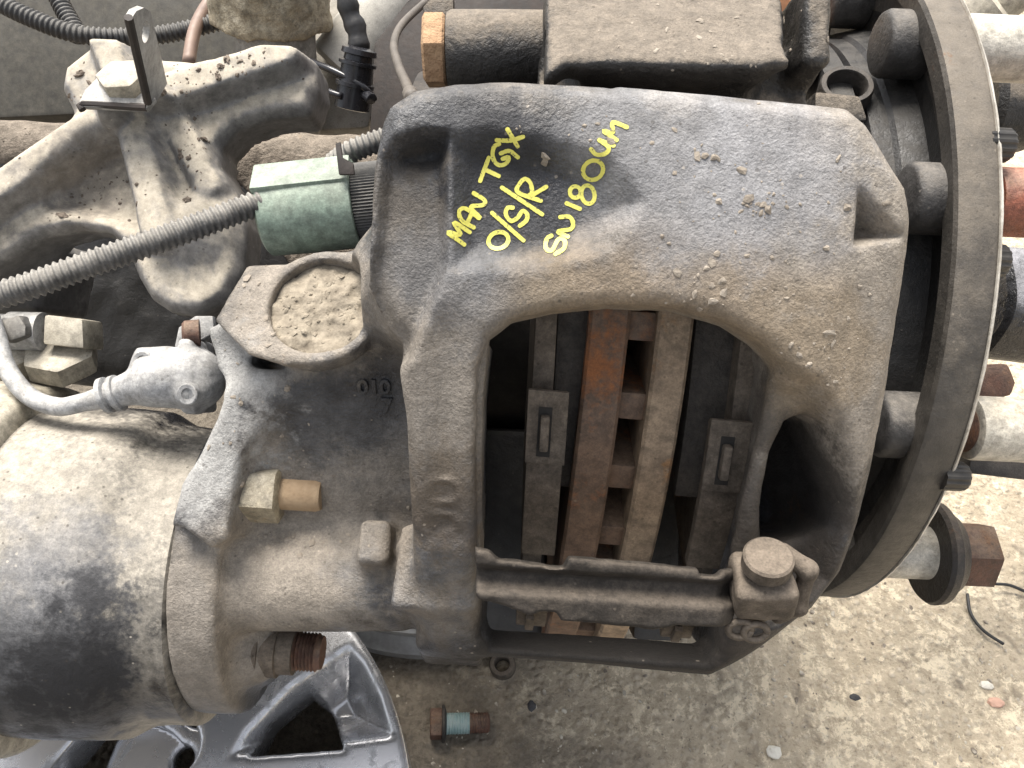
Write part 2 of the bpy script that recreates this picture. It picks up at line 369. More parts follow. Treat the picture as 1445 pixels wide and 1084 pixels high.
# ================================================================== THE GROUND
def ground():
    b = MatB('rough_concrete')
    n1 = b.noise(7, 6, .65, .6); n2 = b.noise(45, 6, .7, .4); n3 = b.noise(260, 4, .7); n4 = b.noise(1100, 2, .6)
    vc = b.voro(150, out='Color'); vd = b.voro(150)
    x = nd(b.t, 'ShaderNodeSeparateColor'); b.ln(vc, x.inputs[0])
    col = b.mix(b.ramp(n2, .3, .7), (.55, .465, .345), (.41, .345, .25))
    st = b.mix(x.outputs[0], (.26, .22, .165), (.72, .65, .53))
    n6 = b.noise(95, 9, .78, .3); n7 = b.noise(22, 6, .7, .2)
    col = b.mix(b.math('MULTIPLY', b.ramp(vd, .2, .45, 1, 0), .28), col, st)
    col = b.mix(b.math('MULTIPLY', b.ramp(b.math('ADD', n6, b.math('MULTIPLY', b.math('SUBTRACT', n7, .5), .5)), .50, .60), .8), col, (.80, .69, .51))
    col = b.mix(b.math('MULTIPLY', b.ramp(n6, .46, .36), .6), col, (.26, .205, .14))
    col = b.mix(b.math('MULTIPLY', b.ramp(n3, .56, .72), .7), col, (.15, .125, .095))
    # ground darkens towards the left and the near side, with a ragged outline
    ps = b.pos(); g = b.math('ADD', ps[0], b.math('MULTIPLY', b.math('SUBTRACT', n1, .5), .30))
    g = b.math('ADD', g, b.math('MULTIPLY', b.math('SUBTRACT', n2, .5), .22)); g = b.math('ADD', g, b.math('MULTIPLY', ps[1], .45))
    dm = b.math('MULTIPLY', b.ramp(g, -.13, .04, 1, 0), .88)
    col = b.mix(dm, col, b.mix(b.ramp(n3, .35, .7), (.085, .072, .057), (.17, .145, .115)))
    col = b.mix(b.math('MULTIPLY', b.ramp(b.noise(24, 3, .6, .8), .6, .72), .5), col, (.12, .10, .08))
    h = b.math('ADD', b.math('MULTIPLY', n3, 1.0), b.math('MULTIPLY', b.ramp(vd, 0, .6, 1, 0), .8)); h = b.math('ADD', h, b.math('MULTIPLY', n4, .3))
    b.bump(h, .9, .0028)
    m = b.done(col, b.math('SUBTRACT', .95, b.math('MULTIPLY', dm, .25)), 0, .3)
    c = W(PG(900, 950))
    u = np.concatenate([-np.geomspace(60, .62, 24), np.linspace(-.6, .6, 260), np.geomspace(.62, 60, 24)])
    X, Y = np.meshgrid(u + c[0], u + c[1], indexing='ij'); n = len(u)
    near = np.exp(-((X - c[0])**2 + (Y - c[1])**2) / .5)
    r = np.random.default_rng(3); hgt = np.zeros_like(X)
    for s_, a_ in ((9, .004), (3, .0022), (1, .0011)):
        k = n // s_ + 2; g_ = r.random((k, k)) - .5; t = np.arange(n) / s_; i = t.astype(int); f = t - i; f = f*f*(3-2*f)
        g_ = g_[i]*(1-f)[:, None] + g_[i+1]*f[:, None]; g_ = g_[:, i]*(1-f) + g_[:, i+1]*f; hgt += g_*a_
    hgt *= near; V = np.stack([X, Y, hgt], -1).reshape(-1, 3); I = np.arange(n*n).reshape(n, n)
    Q = np.stack([I[:-1, :-1], I[1:, :-1], I[1:, 1:], I[:-1, 1:]], -1).reshape(-1, 4)
    me = np_mesh('ground', (V*1000 - np.array([0, 0, H0])) @ MW, Q, m)
    o = link(bpy.data.objects.new('ground', me)); o['kind'] = 'structure'; o['label'] = 'rough gritty concrete yard ground'
    # loose grit
    bm = bmesh.new(); rr = random.Random(5)
    for _ in range(900):
        px, py = rr.uniform(480, 1460), rr.uniform(680, 1100); p = W(PG(px, py)); k = .0005 + .0013*rr.random()**4
        q = bmesh.ops.create_icosphere(bm, subdivisions=1, radius=k)['verts']; a = rr.random()*6
        for v in q:
            j = 1 + (rr.random()-.5)*.6; x_, y_, z_ = v.co*j; v.co = Vector((p[0] + x_*1.5*math.cos(a) - y_*math.sin(a), p[1] + x_*1.5*math.sin(a) + y_*math.cos(a), p[2] + z_*.6))
    me = bpy.data.meshes.new('loose_grit'); bm.to_mesh(me); bm.free()
    b = MatB('grit_stone'); oi = b.noise(90, 2, .6); me.materials.append(b.done(b.mix(b.ramp(oi, .35, .65), (.17, .14, .11), (.55, .5, .41)), .9))
    o = link(bpy.data.objects.new('loose_grit', me)); o['kind'] = 'stuff'; o['label'] = 'fine loose grit scattered over the concrete'
ground()

# ================================================================== THE CALIPER
PAINT = grime('caliper_iron', (.017, .0185, .024), (.10, .102, .107), (.33, .288, .235), dust_lo=.72, dust_hi=1.35, dust_amt=.8, rust_lo=.66, rust_hi=.8,
              rust=(.17, .085, .035), rough=.34, bump=.62, bscale=760, bdist=.0011, dnoise=.5, specks=.5,
              stain_light_spheres=((1130, 330, 262, 62, 30, .85), (1180, 560, 262, 50, 22, .8), (930, 400, 262, 34, 18, .7), (800, 275, 262, 32, 16, -.75), (1000, 225, 262, 40, 20, -.55), (640, 520, 250, 40, 20, .6), (760, 140, 262, 22, 14, .55), (830, 190, 262, 14, 9, .5),
                             (450, 690, 225, 40, 16, .72), (470, 560, 215, 30, 12, -.9), (560, 800, 210, 40, 14, .85), (390, 800, -180, 34, 14, .85), (620, 790, 240, 26, 12, .9, (.20, .17, .135)), (600, 840, 225, 20, 9, .7, (.09, .076, .06)),  # bared paint below the boss paints its shade as well as wet grime
                             (305, 520, -190, 26, 10, .95, (.37, .365, .35)), (300, 600, -192, 22, 8, .95, (.37, .365, .35)), (285, 670, -194, 17, 7, .9, (.37, .365, .35)), (720, 126, 262, 9, 6, .8), (800, 128, 262, 9, 6, .8), (960, 140, 262, 11, 6, .9), (1080, 150, 262, 11, 6, .9), (1180, 170, 262, 14, 8, .9), (595, 300, 255, 14, 10, .6), (400, 420, -225, 34, 12, .8), (1150, 680, 225, 34, 9, .85, (.05, .042, .035)), (1080, 580, 245, 18, 7, .8, (.07, .059, .048)), (1050, 700, 240, 18, 7, .85, (.07, .059, .048)), (1150, 800, 240, 24, 9, .8, (.065, .054, .044)), (760, 915, 255, 34, 10, .95, (.020, .017, .0145)), (900, 925, 255, 34, 10, .95, (.020, .017, .0145)), (1030, 925, 255, 30, 10, .95, (.020, .017, .0145)), (1100, 880, 250, 22, 10, .8, (.06, .05, .041)), (1060, 690, 245, 22, 9, .6, (.075, .063, .052)), (640, 890, 235, 22, 9, .85, (.020, .017, .0145)), (640, 700, 258, 20, 9, .5, (.12, .085, .05)), (470, 870, -150, 22, 9, .8, (.020, .017, .0145)), (560, 870, -160, 20, 9, .8, (.020, .017, .0145)),  # near-black spots paint shade under chin and barrel; top-edge spots paint the sunlit lip
                             (290, 870, -170, 45, 16, .65), (690, 265, 262, 34, 12, -.92), (690, 225, 260, 20, 10, .6, (.016, .017, .021)), (690, 310, 258, 22, 12, .45, (.018, .019, .023)), (595, 212, 252, 8, 5, .7, (.02, .019, .019)), (595, 310, 252, 13, 8, .5, (.16, .135, .105)), (770, 425, 262, 15, 9, .8, (.25, .20, .14)), (900, 405, 262, 20, 10, .85, (.26, .205, .145)), (1040, 425, 262, 20, 10, .85, (.25, .20, .145)), (1140, 500, 262, 22, 11, .85, (.27, .215, .15)), (960, 220, 262, 32, 15, .65, (.28, .28, .285)), (1090, 235, 262, 28, 13, .65, (.29, .29, .30)), (650, 395, 258, 18, 9, .5, (.17, .17, .175)), (800, 210, 262, 22, 10, -.6)))  # blue-grey spots paint sheen over the dust film; the pocket spot paints shade
def caliper_grid():
    g = Grid((-152, -244, 60), (134, 48, 282), 1.1)
    R0 = np.sqrt(g.y**2 + g.z**2)
    def pc(l, R=258): return [PC(x, y, R) for x, y in l]
    out = g.poly(pc([(552, 178), (560, 158), (590, 137), (640, 127), (720, 124), (866, 134), (874, 131), (1050, 148), (1192, 163), (1216, 181), (1272, 268), (1280, 312), (1267, 480), (1244, 620),
                     (1218, 735), (1192, 812), (1152, 864), (1065, 915), (1000, 947), (850, 933), (700, 922), (612, 916), (602, 890), (594, 855), (592, 745), (584, 600), (574, 520), (574, 478),
                     (552, 455), (528, 400), (533, 345), (540, 240)])) - 2.5
    def rec(l, depth, soft, R=258):                                   # a sunk field with soft sides
        d = g.poly(pc(l, R)); return -depth * sstep(-d, -soft*.4, soft)
    rel = -4.5 * (1 - sstep(-out, 0, 8))**2
    rel = rel + rec([(634, 200), (690, 194), (760, 206), (860, 232), (900, 290), (860, 350), (760, 376), (640, 380)], 8.0, 9)
    rel = rel + rec([(560, 212), (600, 192), (630, 194), (630, 226), (592, 236), (562, 228)], 4.5, 5)
    rel = rel + rec([(540, 225), (556, 204), (600, 190), (632, 193), (633, 372), (616, 420), (598, 462), (584, 505), (560, 520), (515, 470), (515, 400), (528, 345)], 9, 4)
    rel = rel + rec([(602, 440), (650, 440), (672, 480), (668, 770), (598, 760), (590, 560)], 3.5, 10)
    rel = rel + rec([(1208, 272), (1266, 334), (1203, 346)], 15, 5)
    rel = rel + rec([(1070, 500), (1100, 518), (1150, 540), (1188, 598), (1204, 680), (1206, 745), (1176, 825), (1100, 876), (1030, 886), (1010, 830), (1040, 660)], 15, 7)
    rel = rel - 6 * sstep(g.x, 90, 124) * sstep(-g.y, 0, 60)                       # outer shoulder falls away
    rel = rel - 2 * sstep(g.x, 92, 120)
    d = smax(out, R0 - (263 + rel), 2.2); d = np.maximum(d, 118 - R0)
    d = smax(d, (R0 - 228) * .0 + (104 - g.z), 3)
    # chin under the window recedes
    # rotor and pad cavity, then the window cut through the bridge
    cav = np.maximum(np.maximum(-12 - g.x, g.x - 86), R0 - 240); d = smax(d, -cav, 4)
    win = g.poly(pc([(692, 898), (678, 880), (672, 640), (676, 520), (690, 480), (722, 456), (780, 442), (860, 433), (950, 437), (1020, 458), (1065, 488), (1092, 520), (1078, 600), (1055, 700), (1036, 790), (1018, 850), (1004, 905), (985, 918), (840, 908)], 250))
    d = smax(d, -np.maximum(win, 100 - g.z), 5)
    # hollow in the outer arm
    pk = g.poly(pc([(1116, 596), (1142, 584), (1166, 600), (1182, 660), (1190, 712), (1182, 744), (1150, 764), (1110, 772), (1082, 768), (1080, 720), (1094, 640)], 250))
    d = smax(d, -smax(pk, -(R0 - 188 - 1.2*(g.x - 96)), 8), 6)
    # inner (actuator) housing, set back from the bridge
    hs = g.poly(pc([(322, 566), (372, 530), (470, 500), (540, 440), (610, 430), (640, 600), (630, 770), (330, 770), (318, 650)], 212))
    d = smin(d, smax(smax(hs, R0 - 212 - 6*sstep(-g.y, 95, 150), 6), 80 - g.z, 3), 12)
    # sweep from the bridge to the guide-pin boss
    d = smin(d, g.capsule(P(566, 400, 212), P(512, 474, 186), 20, 15), 18)
    # guide pin boss: plate with a round sunk end, looking up
    n = nrm((-.10, .38, .92)); p0 = P(430, 440, 214)
    bp = g.poly([PP(x, y, p0, n) for x, y in [(346, 374), (437, 372), (470, 360), (534, 344), (548, 420), (524, 456), (472, 500), (402, 516), (350, 500), (325, 474), (302, 452)]])
    bs = smax(bp, np.maximum(g.plane(p0, n), -g.plane(p0 - n*52, n)), 2.5); d = smin(d, bs, 4)
    rc = PP(452, 431, p0, n); d = smax(d, -g.cyl(rc - n*9, rc + n*20, 19.8), 1.2)
    rim = np.maximum(g.cyl(rc - n*8, rc + n*.35, 23.2), -g.cyl(rc - n*9, rc + n*9, 19.8)); d = smin(d, rim, 1.2)
    # neck towards the wear sensor and mounting flange
    fl = g.poly([P(x, y, 196) for x, y in [(287, 462), (326, 468), (344, 520), (380, 560), (334, 648), (324, 760), (300, 775), (262, 745), (243, 742), (256, 684), (345, 560), (300, 520)]])
    d = smin(d, smax(smax(fl, g.z - 199 + .10*np.abs(g.y + 130), 4), 120 - g.z, 3), 16)
    fc = (-158, 122); rr = np.sqrt((g.y - fc[0])**2 + (g.z - fc[1])**2)
    d = smin(d, smax(rr - 68, np.maximum(-134 - g.x, g.x + 114), 3), 7)
    # lower barrel of the housing with its lug and end blocks
    d = smin(d, g.capsule(P(330, 815, 160), P(560, 812, 166), 22, 23), 9)
    d = smin(d, g.box(P(620, 808, 196), (1, -.06, 0), (0, 1, -.35), (0, .35, 1), 15, 15, 18, 2), 6)
    d = smin(d, g.box(P(640, 880, 172), (1, -.03, 0), (0, 1, -.5), (0, .5, 1), 13, 14, 22, 3), 5)
    d = smin(d, g.box(P(332, 912, 138), (1, 0, 0), (0, 1, -.4), (0, .4, 1), 17, 15, 22, 5), 8)
    d = smin(d, g.capsule(P(310, 910, 152), P(372, 912, 148), 16, 13), 9)
    d = smin(d, smax(g.poly(pc([(600, 752), (672, 757), (672, 800), (560, 790), (560, 770)], 244)), R0 - 245, 2), 3)
    lg = g.box(P(530, 768, 189), (1, -.03, 0), (0, 1, -.35), (0, .35, 1), 5.8, 8.5, 8, 2.5); d = smin(d, lg, 7)
    # two oval cast marks, ribs and pimples
    for cx, cy in ((624, 692), (621, 737)):
        c = PC(cx, cy, 258); d = smin(d, np.sqrt((np.sqrt(((g.x - c[0])/1.3)**2 + ((g.y - c[1])/.8)**2) - 5)**2 + (R0 - 260)**2) - 1.0, 1.5)
    # machined slide rail on the left of the window
    rl = g.poly(pc([(668, 500), (684, 480), (690, 484), (682, 560), (680, 780), (668, 780)], 250)); d = smin(d, np.maximum(np.maximum(rl, R0 - 252), 190 - g.z), 1)
    d = d + .35*g.noise(9, 1) + .25*g.noise(4, 2) + .7*g.noise(26, 4)
    return g, d
g, d = caliper_grid(); V, Q = g.mesh(d)
cal_me = np_mesh('housing', V, Q, PAINT); cal_bvh = hitter([cal_me])
cal = Thing('brake_caliper', 'large grimy cast iron brake caliper with yellow handwriting and an open pad window', 'brake caliper')
housing = cal.add('housing', cal_me)
# ---- the handwriting, painted on the bridge
_y = MatB('yellow_marker_paint'); _n = _y.noise(900, 3, .6); _n2 = _y.noise(120, 4, .6)
_y.bump(_y.noise(560, 3), .3, .001)
YEL = _y.done(_y.mix(_y.ramp(_n, .58, .68), _y.mix(_n2, (.62, .58, .10), (.72, .68, .16)), (.20, .18, .07)), .5)
def arc(cx, cy, rx, ry, rot=0, a0=0, a1=360, n=18):
    r = math.radians(rot); o = []
    for i in range(n + 1):
        t = math.radians(a0 + (a1 - a0)*i/n); x, y = rx*math.cos(t), ry*math.sin(t); o.append((cx + x*math.cos(r) - y*math.sin(r), cy + x*math.sin(r) + y*math.cos(r)))
    return o
STROKES = [('M', [[(178, 956), (66, 868), (150, 884), (106, 796), (218, 866)]]),
           ('A', [[(248, 832), (165, 785), (140, 722), (182, 692), (288, 764)], [(200, 800), (236, 722)]]),
           ('N', [[(292, 756), (226, 684), (318, 668), (328, 632), (248, 582)]]),
           ('T', [[(297, 494), (360, 322)], [(332, 410), (432, 458)]]),
           ('G', [[(436, 222), (400, 240), (388, 300), (404, 352), (440, 378), (488, 362), (506, 318), (462, 330)], [(448, 290), (510, 272), (572, 318)]]),
           ('X', [[(496, 116), (570, 238)], [(418, 194), (520, 196), (610, 170)]]),
           ('O', [arc(430, 926, 74, 60, -20)]), ('/', [[(384, 726), (612, 926)]]),
           ('S', [[(534, 688), (496, 690), (484, 736), (520, 784), (568, 762), (606, 712), (640, 738), (632, 782), (586, 820)]]),
           ('/', [[(456, 542), (748, 736)]]),
           ('R', [[(738, 638), (572, 576), (586, 512), (626, 478), (664, 512), (674, 578), (650, 600)], [(672, 600), (778, 536)]]),
           ('S', [[(816, 892), (782, 916), (776, 986), (822, 1000), (868, 918), (912, 930), (908, 986), (846, 1028)]]),
           ('N', [[(936, 900), (862, 862), (958, 842), (972, 794), (944, 754), (880, 756)]]),
           ('1', [[(926, 656), (1022, 696)]]), ('8', [arc(990, 574, 40, 42), arc(1082, 592, 48, 68, -10)]), ('0', [arc(1120, 412, 76, 68, -35)]),
           ('U', [[(1104, 262), (1146, 300), (1210, 292), (1232, 250), (1164, 196)], [(1164, 196), (1268, 236)]]),
           ('M', [[(1290, 196), (1194, 130), (1262, 142), (1262, 68), (1364, 102)]])]
def stroke_mesh(name, strokes, bvh, width, mat, seed):
    r = random.Random(seed); V, Fc = [], []
    for s_ in strokes:
        pts = catmull([(x, y, 0) for x, y in s_], 6); pts, _ = resample(pts, 9); pts = np.array(pts)
        tg = np.gradient(pts, axis=0); tg /= (np.linalg.norm(tg, axis=1)[:, None] + 1e-9); base = len(V); m = len(pts)
        ext = []
        for k in (1, 2): ext.append((pts[0] - tg[0]*9*k*.8, tg[0], (.9, .45)[k-1]))
        rows = ext[::-1] + [(pts[i], tg[i], 1.0) for i in range(m)] + [(pts[-1] + tg[-1]*9*k*.8, tg[-1], (.9, .45)[k-1]) for k in (1, 2)]
        okrows = 0
        for (p, t, w) in rows:
            row = []
            ww = width * w * (1 + (r.random()-.5)*.16)
            for q in (-1, -.5, 0, .5, 1):
                zx, zy = p[0] - t[1]*ww*q, p[1] + t[0]*ww*q; h = whit(bvh, 620 + zx/5.16, 160 + zy/5.16)
                if h is None: break
                row.append(h[0] + h[1]*.00022)
            if len(row) < 5: continue
            V += row; okrows += 1
            if okrows > 1:
                b0 = len(V) - 10
                for q in range(4): Fc.append((b0+q, b0+q+1, b0+5+q+1, b0+5+q))
    me = bpy.data.meshes.new(name); me.from_pydata([tuple(v) for v in V], [], Fc); me.materials.append(mat); me.update()
    me.polygons.foreach_set('use_smooth', [True]*len(me.polygons)); return me
for i, (ch, st) in enumerate(STROKES):
    cal.add('painted_letter', stroke_mesh('painted_letter', st, cal_bvh, 15.5, YEL, i), parent=housing)
# ---- mud crumbs, dried mud in the boss
MUD = plain('dried_mud', (.31, .27, .22), (.21, .18, .145), .95, .8, 500)
MUDL = plain('pale_dried_mud', (.30, .26, .20), (.17, .145, .11), .95, .8, 500)
hits = []; rr = random.Random(11)
for _ in range(150):
    px, py = rr.gauss(1090, 110), rr.gauss(350, 95)
    h = whit(cal_bvh, px, py)
    if h is not None and h[1] @ (W(CAM) - h[0]) > 0 and not (640 < px < 900 and py < 360): hits.append(h)
cal.add('mud_crumbs', lumps('mud_crumbs', hits, lambda r: .3 + 1.1*r.random()**4, MUD, 2, .45), parent=housing, kind='stuff')
hits = []
for (cx, cy, sx, sy, n) in ((815, 190, 50, 20, 14), (1070, 290, 18, 9, 26), (995, 213, 14, 10, 8), (380, 480, 50, 16, 20), (440, 660, 60, 60, 20), (410, 765, 50, 8, 36), (300, 570, 16, 40, 26), (340, 390, 20, 14, 16), (1000, 410, 60, 14, 24), (1160, 500, 26, 26, 24)):
    for _ in range(n):
        h = whit(cal_bvh, rr.gauss(cx, sx), rr.gauss(cy, sy))
        if h is not None: hits.append(h)
cal.add('mud_specks', lumps('mud_specks', hits, lambda r: .4 + 1.2*r.random()**3, MUD, 3, .5), parent=housing, kind='stuff')
n_ = nrm((-.10, .38, .92)); p0_ = P(430, 440, 214); rc_ = PP(452, 431, p0_, n_)
gm = Grid(rc_ - 30, rc_ + 30, 1.0); pl = gm.plane(rc_ - n_*2.6, n_)
md = smax(gm.cyl(rc_ - n_*9, rc_ + n_*9, 19.7), pl + 2.0*gm.noise(9, 5) + 1.6*gm.noise(4.3, 6) + 3.0*gm.noise(17, 8) + 1.5*gm.noise(2.3, 9) + 1.0*gm.noise(1.4, 12), .6)
mud_me = np_mesh('dried_mud_plug', *gm.mesh(md), MUDL); cal.add('dried_mud_plug', mud_me, parent=housing)
mb = hitter([mud_me]); hits = [h for h in (whit(mb, rr.gauss(450, 45), rr.gauss(432, 32)) for _ in range(150)) if h is not None]
cal.add('mud_crumbs', lumps('mud_crumbs', hits, lambda r: .3 + 1.3*r.random()**3, MUDL, 21, .5), parent=housing, kind='stuff')
# ---- cast figures on the housing
def text_mesh(txt, px, py, size, depth, mat, bvh, rot=0.):
    cu = bpy.data.curves.new('t', 'FONT'); cu.body = txt; cu.size = size; cu.extrude = depth; cu.bevel_depth = depth*.5; cu.align_x = 'CENTER'; cu.align_y = 'CENTER'
    to = bpy.data.objects.new('t', cu); link(to); dg = bpy.context.evaluated_depsgraph_get(); me = bpy.data.meshes.new_from_object(to.evaluated_get(dg)); bpy.data.objects.remove(to)
    h = whit(bvh, px, py); hx = whit(bvh, px + 8, py); n = Vector(h[1]); x = Vector(hx[0] - h[0]).normalized(); n = (n - x*n.dot(x)).normalized(); y = n.cross(x)
    M = Matrix((x, y, n)).transposed().to_4x4() @ Matrix.Rotation(rot, 4, 'Z'); me.transform(Matrix.Translation(Vector(h[0])) @ M); me.materials.clear(); me.materials.append(mat); return me
cal.add('cast_number', text_mesh('010', 528, 546, .0085, .0007, PAINT, cal_bvh), parent=housing)
cal.add('cast_number', text_mesh('7', 546, 573, .0085, .0007, PAINT, cal_bvh), parent=housing)
# ---- pad retaining bar
STEEL = grime('dusty_brown_steel', (.10, .083, .067), (.13, .107, .084), (.20, .165, .13), dust_lo=.2, dust_hi=1.0, dust_amt=.8, rust_lo=.7, rust_hi=.85, rough=.75, spec=.25, bump=.5, bscale=500, bdist=.0008)
STEELD = grime('dark_brown_steel', (.028, .025, .023), (.042, .036, .03), (.12, .10, .08), dust_lo=.55, dust_hi=1.4, dust_amt=.6, rust_lo=.62, rust_hi=.8, rough=.6, bump=.5, bscale=500, bdist=.0008)
BARM = grime('bar_steel', (.030, .026, .022), (.043, .037, .032), (.11, .092, .074), dust_lo=.45, dust_hi=1.1, dust_amt=.75, rust_lo=.8, rust_hi=.9, rough=.7, bump=.4, bscale=500, bdist=.0008, spec=.25)
def strap(top, bot, zs, th, mat, name, bev=.5):
    """a pressed strip: upper and lower pixel edges with a depth per station"""
    a = [P(x, y, z) for (x, y), z in zip(top, zs)]; b_ = [P(x, y, z) for (x, y), z in zip(bot, zs)]; n = len(a); V, Fc = [], []
    for p, q in zip(a, b_): V += [p, q, q + np.array([0, 0, -th]), p + np.array([0, 0, -th])]
    for i in range(n - 1):
        for k in range(4): k2 = (k+1) % 4; Fc.append((4*i+k, 4*i+k2, 4*i+4+k2, 4*i+4+k))
    Fc += [(3, 2, 1, 0), tuple(4*(n-1)+k for k in range(4))]
    v, f = bevelled(V, Fc, bev, 2); return mk_mesh(name, v, f, mat)
gb = Grid(P(650, 900, 170) - 4, P(1160, 740, 262) + 4, 1.0)
def bar():
    zf = lambda x, y: 238 - (y - 780)*.12
    top = [(672, 768), (690, 771), (704, 784), (730, 786), (792, 795), (800, 780), (900, 788), (978, 797), (980, 806), (1004, 808), (1012, 800), (1045, 800), (1058, 782), (1066, 786), (1066, 800)]
    bot = [(1058, 852), (1040, 858), (1030, 880), (950, 874), (940, 880), (900, 880), (790, 868), (784, 858), (760, 857), (750, 862), (690, 842), (672, 838)]
    pl_ = [P(x, y, 232) for x, y in top + bot]
    dd = gb.poly(pl_)
    A, B = P(670, 775, 236), P(1060, 800, 236); sl_ = (B[1] - A[1])/(B[0] - A[0]); v = gb.y - (A[1] + sl_*(gb.x - A[0]))        # distance below the top edge
    zt = 238 + .0*gb.x - 4*sstep(-v, 4, 7) + 4.5*sstep(-v, 11, 14) + .12*v - 7*sstep(gb.x, P(1010, 800, 236)[0], P(1055, 800, 236)[0])
    return smax(dd, np.abs(gb.z - zt) - 3.0, 1.2) + .5*gb.noise(6, 3) + .4*gb.noise(3, 4)
barp = cal.add('pad_retainer_bar', np_mesh('pad_retainer_bar', *gb.mesh(bar()), BARM))
# right end of the bar: bent ear and the retaining pin
ge = Grid(P(1010, 920, 200) - 4, P(1160, 730, 250) + 6, 1.0)
def ear():
    d_ = ge.capsule(P(1052, 806, 232), P(1066, 786, 232), 3.4); d_ = smin(d_, ge.capsule(P(1104, 780, 238), P(1140, 804, 240), 3.3), 2)
    d_ = smin(d_, ge.capsule(P(1140, 804, 240), P(1126, 856, 232), 3.0), 2); d_ = smin(d_, ge.capsule(P(1126, 856, 232), P(1098, 868, 224), 3.0), 2)
    d_ = smin(d_, ge.capsule(P(1066, 786, 226), P(1104, 782, 226), 3.0), 2)
    d_ = smin(d_, ge.capsule(P(1040, 850, 224), P(1056, 842, 222), 4), 3)
    return d_ + .5*ge.noise(5, 9)
cal.add('bar_ear', np_mesh('bar_ear', *ge.mesh(ear()), STEEL), parent=barp)
pinax = nrm(P(1062, 880, 218) - P(1085, 786, 244))
o_ = P(1085, 784, 246)
v, f = lathe(o_, pinax, [(0, 7.5), (.8, 8.3), (5.5, 8.3), (6.3, 7.4), (7, 6.0), (13, 6.2)], 32); pin = cal.add('retaining_pin', mk_mesh('retaining_pin', v, f, STEEL))
gp = Grid(o_ - 34, o_ + 20, 1.0)
dd = gp.box(o_ + pinax*17, pinax, (1, .1, .1), np.cross(pinax, (1, .1, .1)), 8.2, 10.2, 9.5, 3) + 1.0*gp.noise(6, 2) + .6*gp.noise(3, 1)
dd = smin(dd, gp.capsule(o_ + pinax*22, o_ + pinax*28, 6.2), 3)
cal.add('pin_block', np_mesh('pin_block', *gp.mesh(dd), STEEL), parent=pin)
for s_ in (-1, 1):
    c = P(1055 + 11*s_, 890 + 2*s_, 232); ring = [c + np.array([4.0*math.cos(t), 3.2*math.sin(t), 1.5*math.sin(t)]) for t in np.linspace(0, 2*math.pi, 15)]
    v, f = tube(ring, 1.25, 10, 1.0); cal.add('split_pin_loop', mk_mesh('split_pin_loop', v, f, STEEL, angle=None), parent=pin)
cal.finish()

# ================================================================== BRAKE DISC AND PADS
RUST = grime('rusty_disc_edge', (.19, .118, .075), (.13, .09, .066), (.24, .18, .125), rust=(.36, .13, .04), dust_lo=.3, dust_hi=1.3, dust_amt=.5, rust_lo=.5, rust_hi=.68, rough=.7, bump=.45, bscale=380, bdist=.0008)
RUST2 = grime('pale_disc_edge', (.36, .265, .175), (.27, .195, .13), (.40, .31, .215), rust=(.38, .20, .085), dust_lo=.2, dust_hi=1.1, dust_amt=.6, rust_lo=.58, rust_hi=.7, rough=.7, bump=.4, bscale=380, bdist=.0008)
RD = 222.0; tilt = math.radians(2.2)
def rx(px, py=450): return PC(px, py, RD)[0]
disc = Thing('brake_disc', 'vented brake disc with two rusty edges seen through the caliper window', 'brake disc')
dx = np.array([math.cos(tilt), -math.sin(tilt), 0]); xa, xb, xc, xd = rx(838), rx(896), rx(935), rx(986); org = np.array([0, 0., 0]) + np.array([0, 0, 0])
off = 222*math.sin(tilt)*.0
def dring(x0, x1, mat, ch):
    v, f = lathe((0, 0, 0), dx, [(x0, 130), (x0, RD - ch), (x0 + ch, RD), (x1 - ch, RD), (x1, RD - ch), (x1, 130), (x0, 130)], 200, cap=False); return mk_mesh('friction_ring', v, f, mat)
disc.add('friction_ring', dring(xa, xb, RUST, 1.2), label='orange-brown rusty friction ring')
disc.add('friction_ring', dring(xc, xd, RUST2, 1.2), label='pale tan friction ring')
for k in range(44):
    th = 2*math.pi*k/44 + .05; a_, u_, w_ = frame(dx); rad = u_*math.cos(th) + w_*math.sin(th); tn = np.cross(dx, rad)
    v, f = obox(rad*(RD - 38) + dx*(xb + xc)/2, rad, tn, dx, 33, 5.5, (xc - xb)/2 + .3, 1.2); disc.add('vane', mk_mesh('vane', v, f, RUST))
v, f = lathe((0, 0, 0), dx, [(xd, 60), (xd, 128), (xd+10, 128), (146.5, 124), (146.5, 60), (xd, 60)], 96, cap=False); disc.add('disc_hat', mk_mesh('disc_hat', v, f, STEELD))
disc.finish()
LINING = grime('pad_lining', (.05, .044, .039), (.07, .06, .05), (.13, .11, .088), dust_lo=.3, dust_hi=1.4, dust_amt=.6, rough=.8, bump=.8, bscale=420, bdist=.0012)
def on(x0, x1, R0_, R1_, a0, a1, n=24):
    """curved block round the axle between two x, two radii and two angles (deg, 0 = towards the photographer, negative = down)"""
    V, Fc = [], []
    for i in range(n + 1):
        t = math.radians(a0 + (a1 - a0)*i/n)
        for (x, R) in ((x0, R0_), (x1, R0_), (x1, R1_), (x0, R1_)): V.append((x, R*math.sin(t), R*math.cos(t)))
    for i in range(n):
        for k in range(4): k2 = (k+1) % 4; Fc.append((4*i+k, 4*i+4+k, 4*i+4+k2, 4*i+k2))
    Fc += [(0, 1, 2, 3), tuple(4*n+k for k in (3, 2, 1, 0))]
    V = np.array(V, float); V[:, 1] -= (V[:, 0])*math.sin(tilt)      # follow the slight lean of the disc
    return V, Fc
SLOTM = plain('slot_shade_black', (.008, .007, .006), (.014, .012, .01), .8, .2, 300)
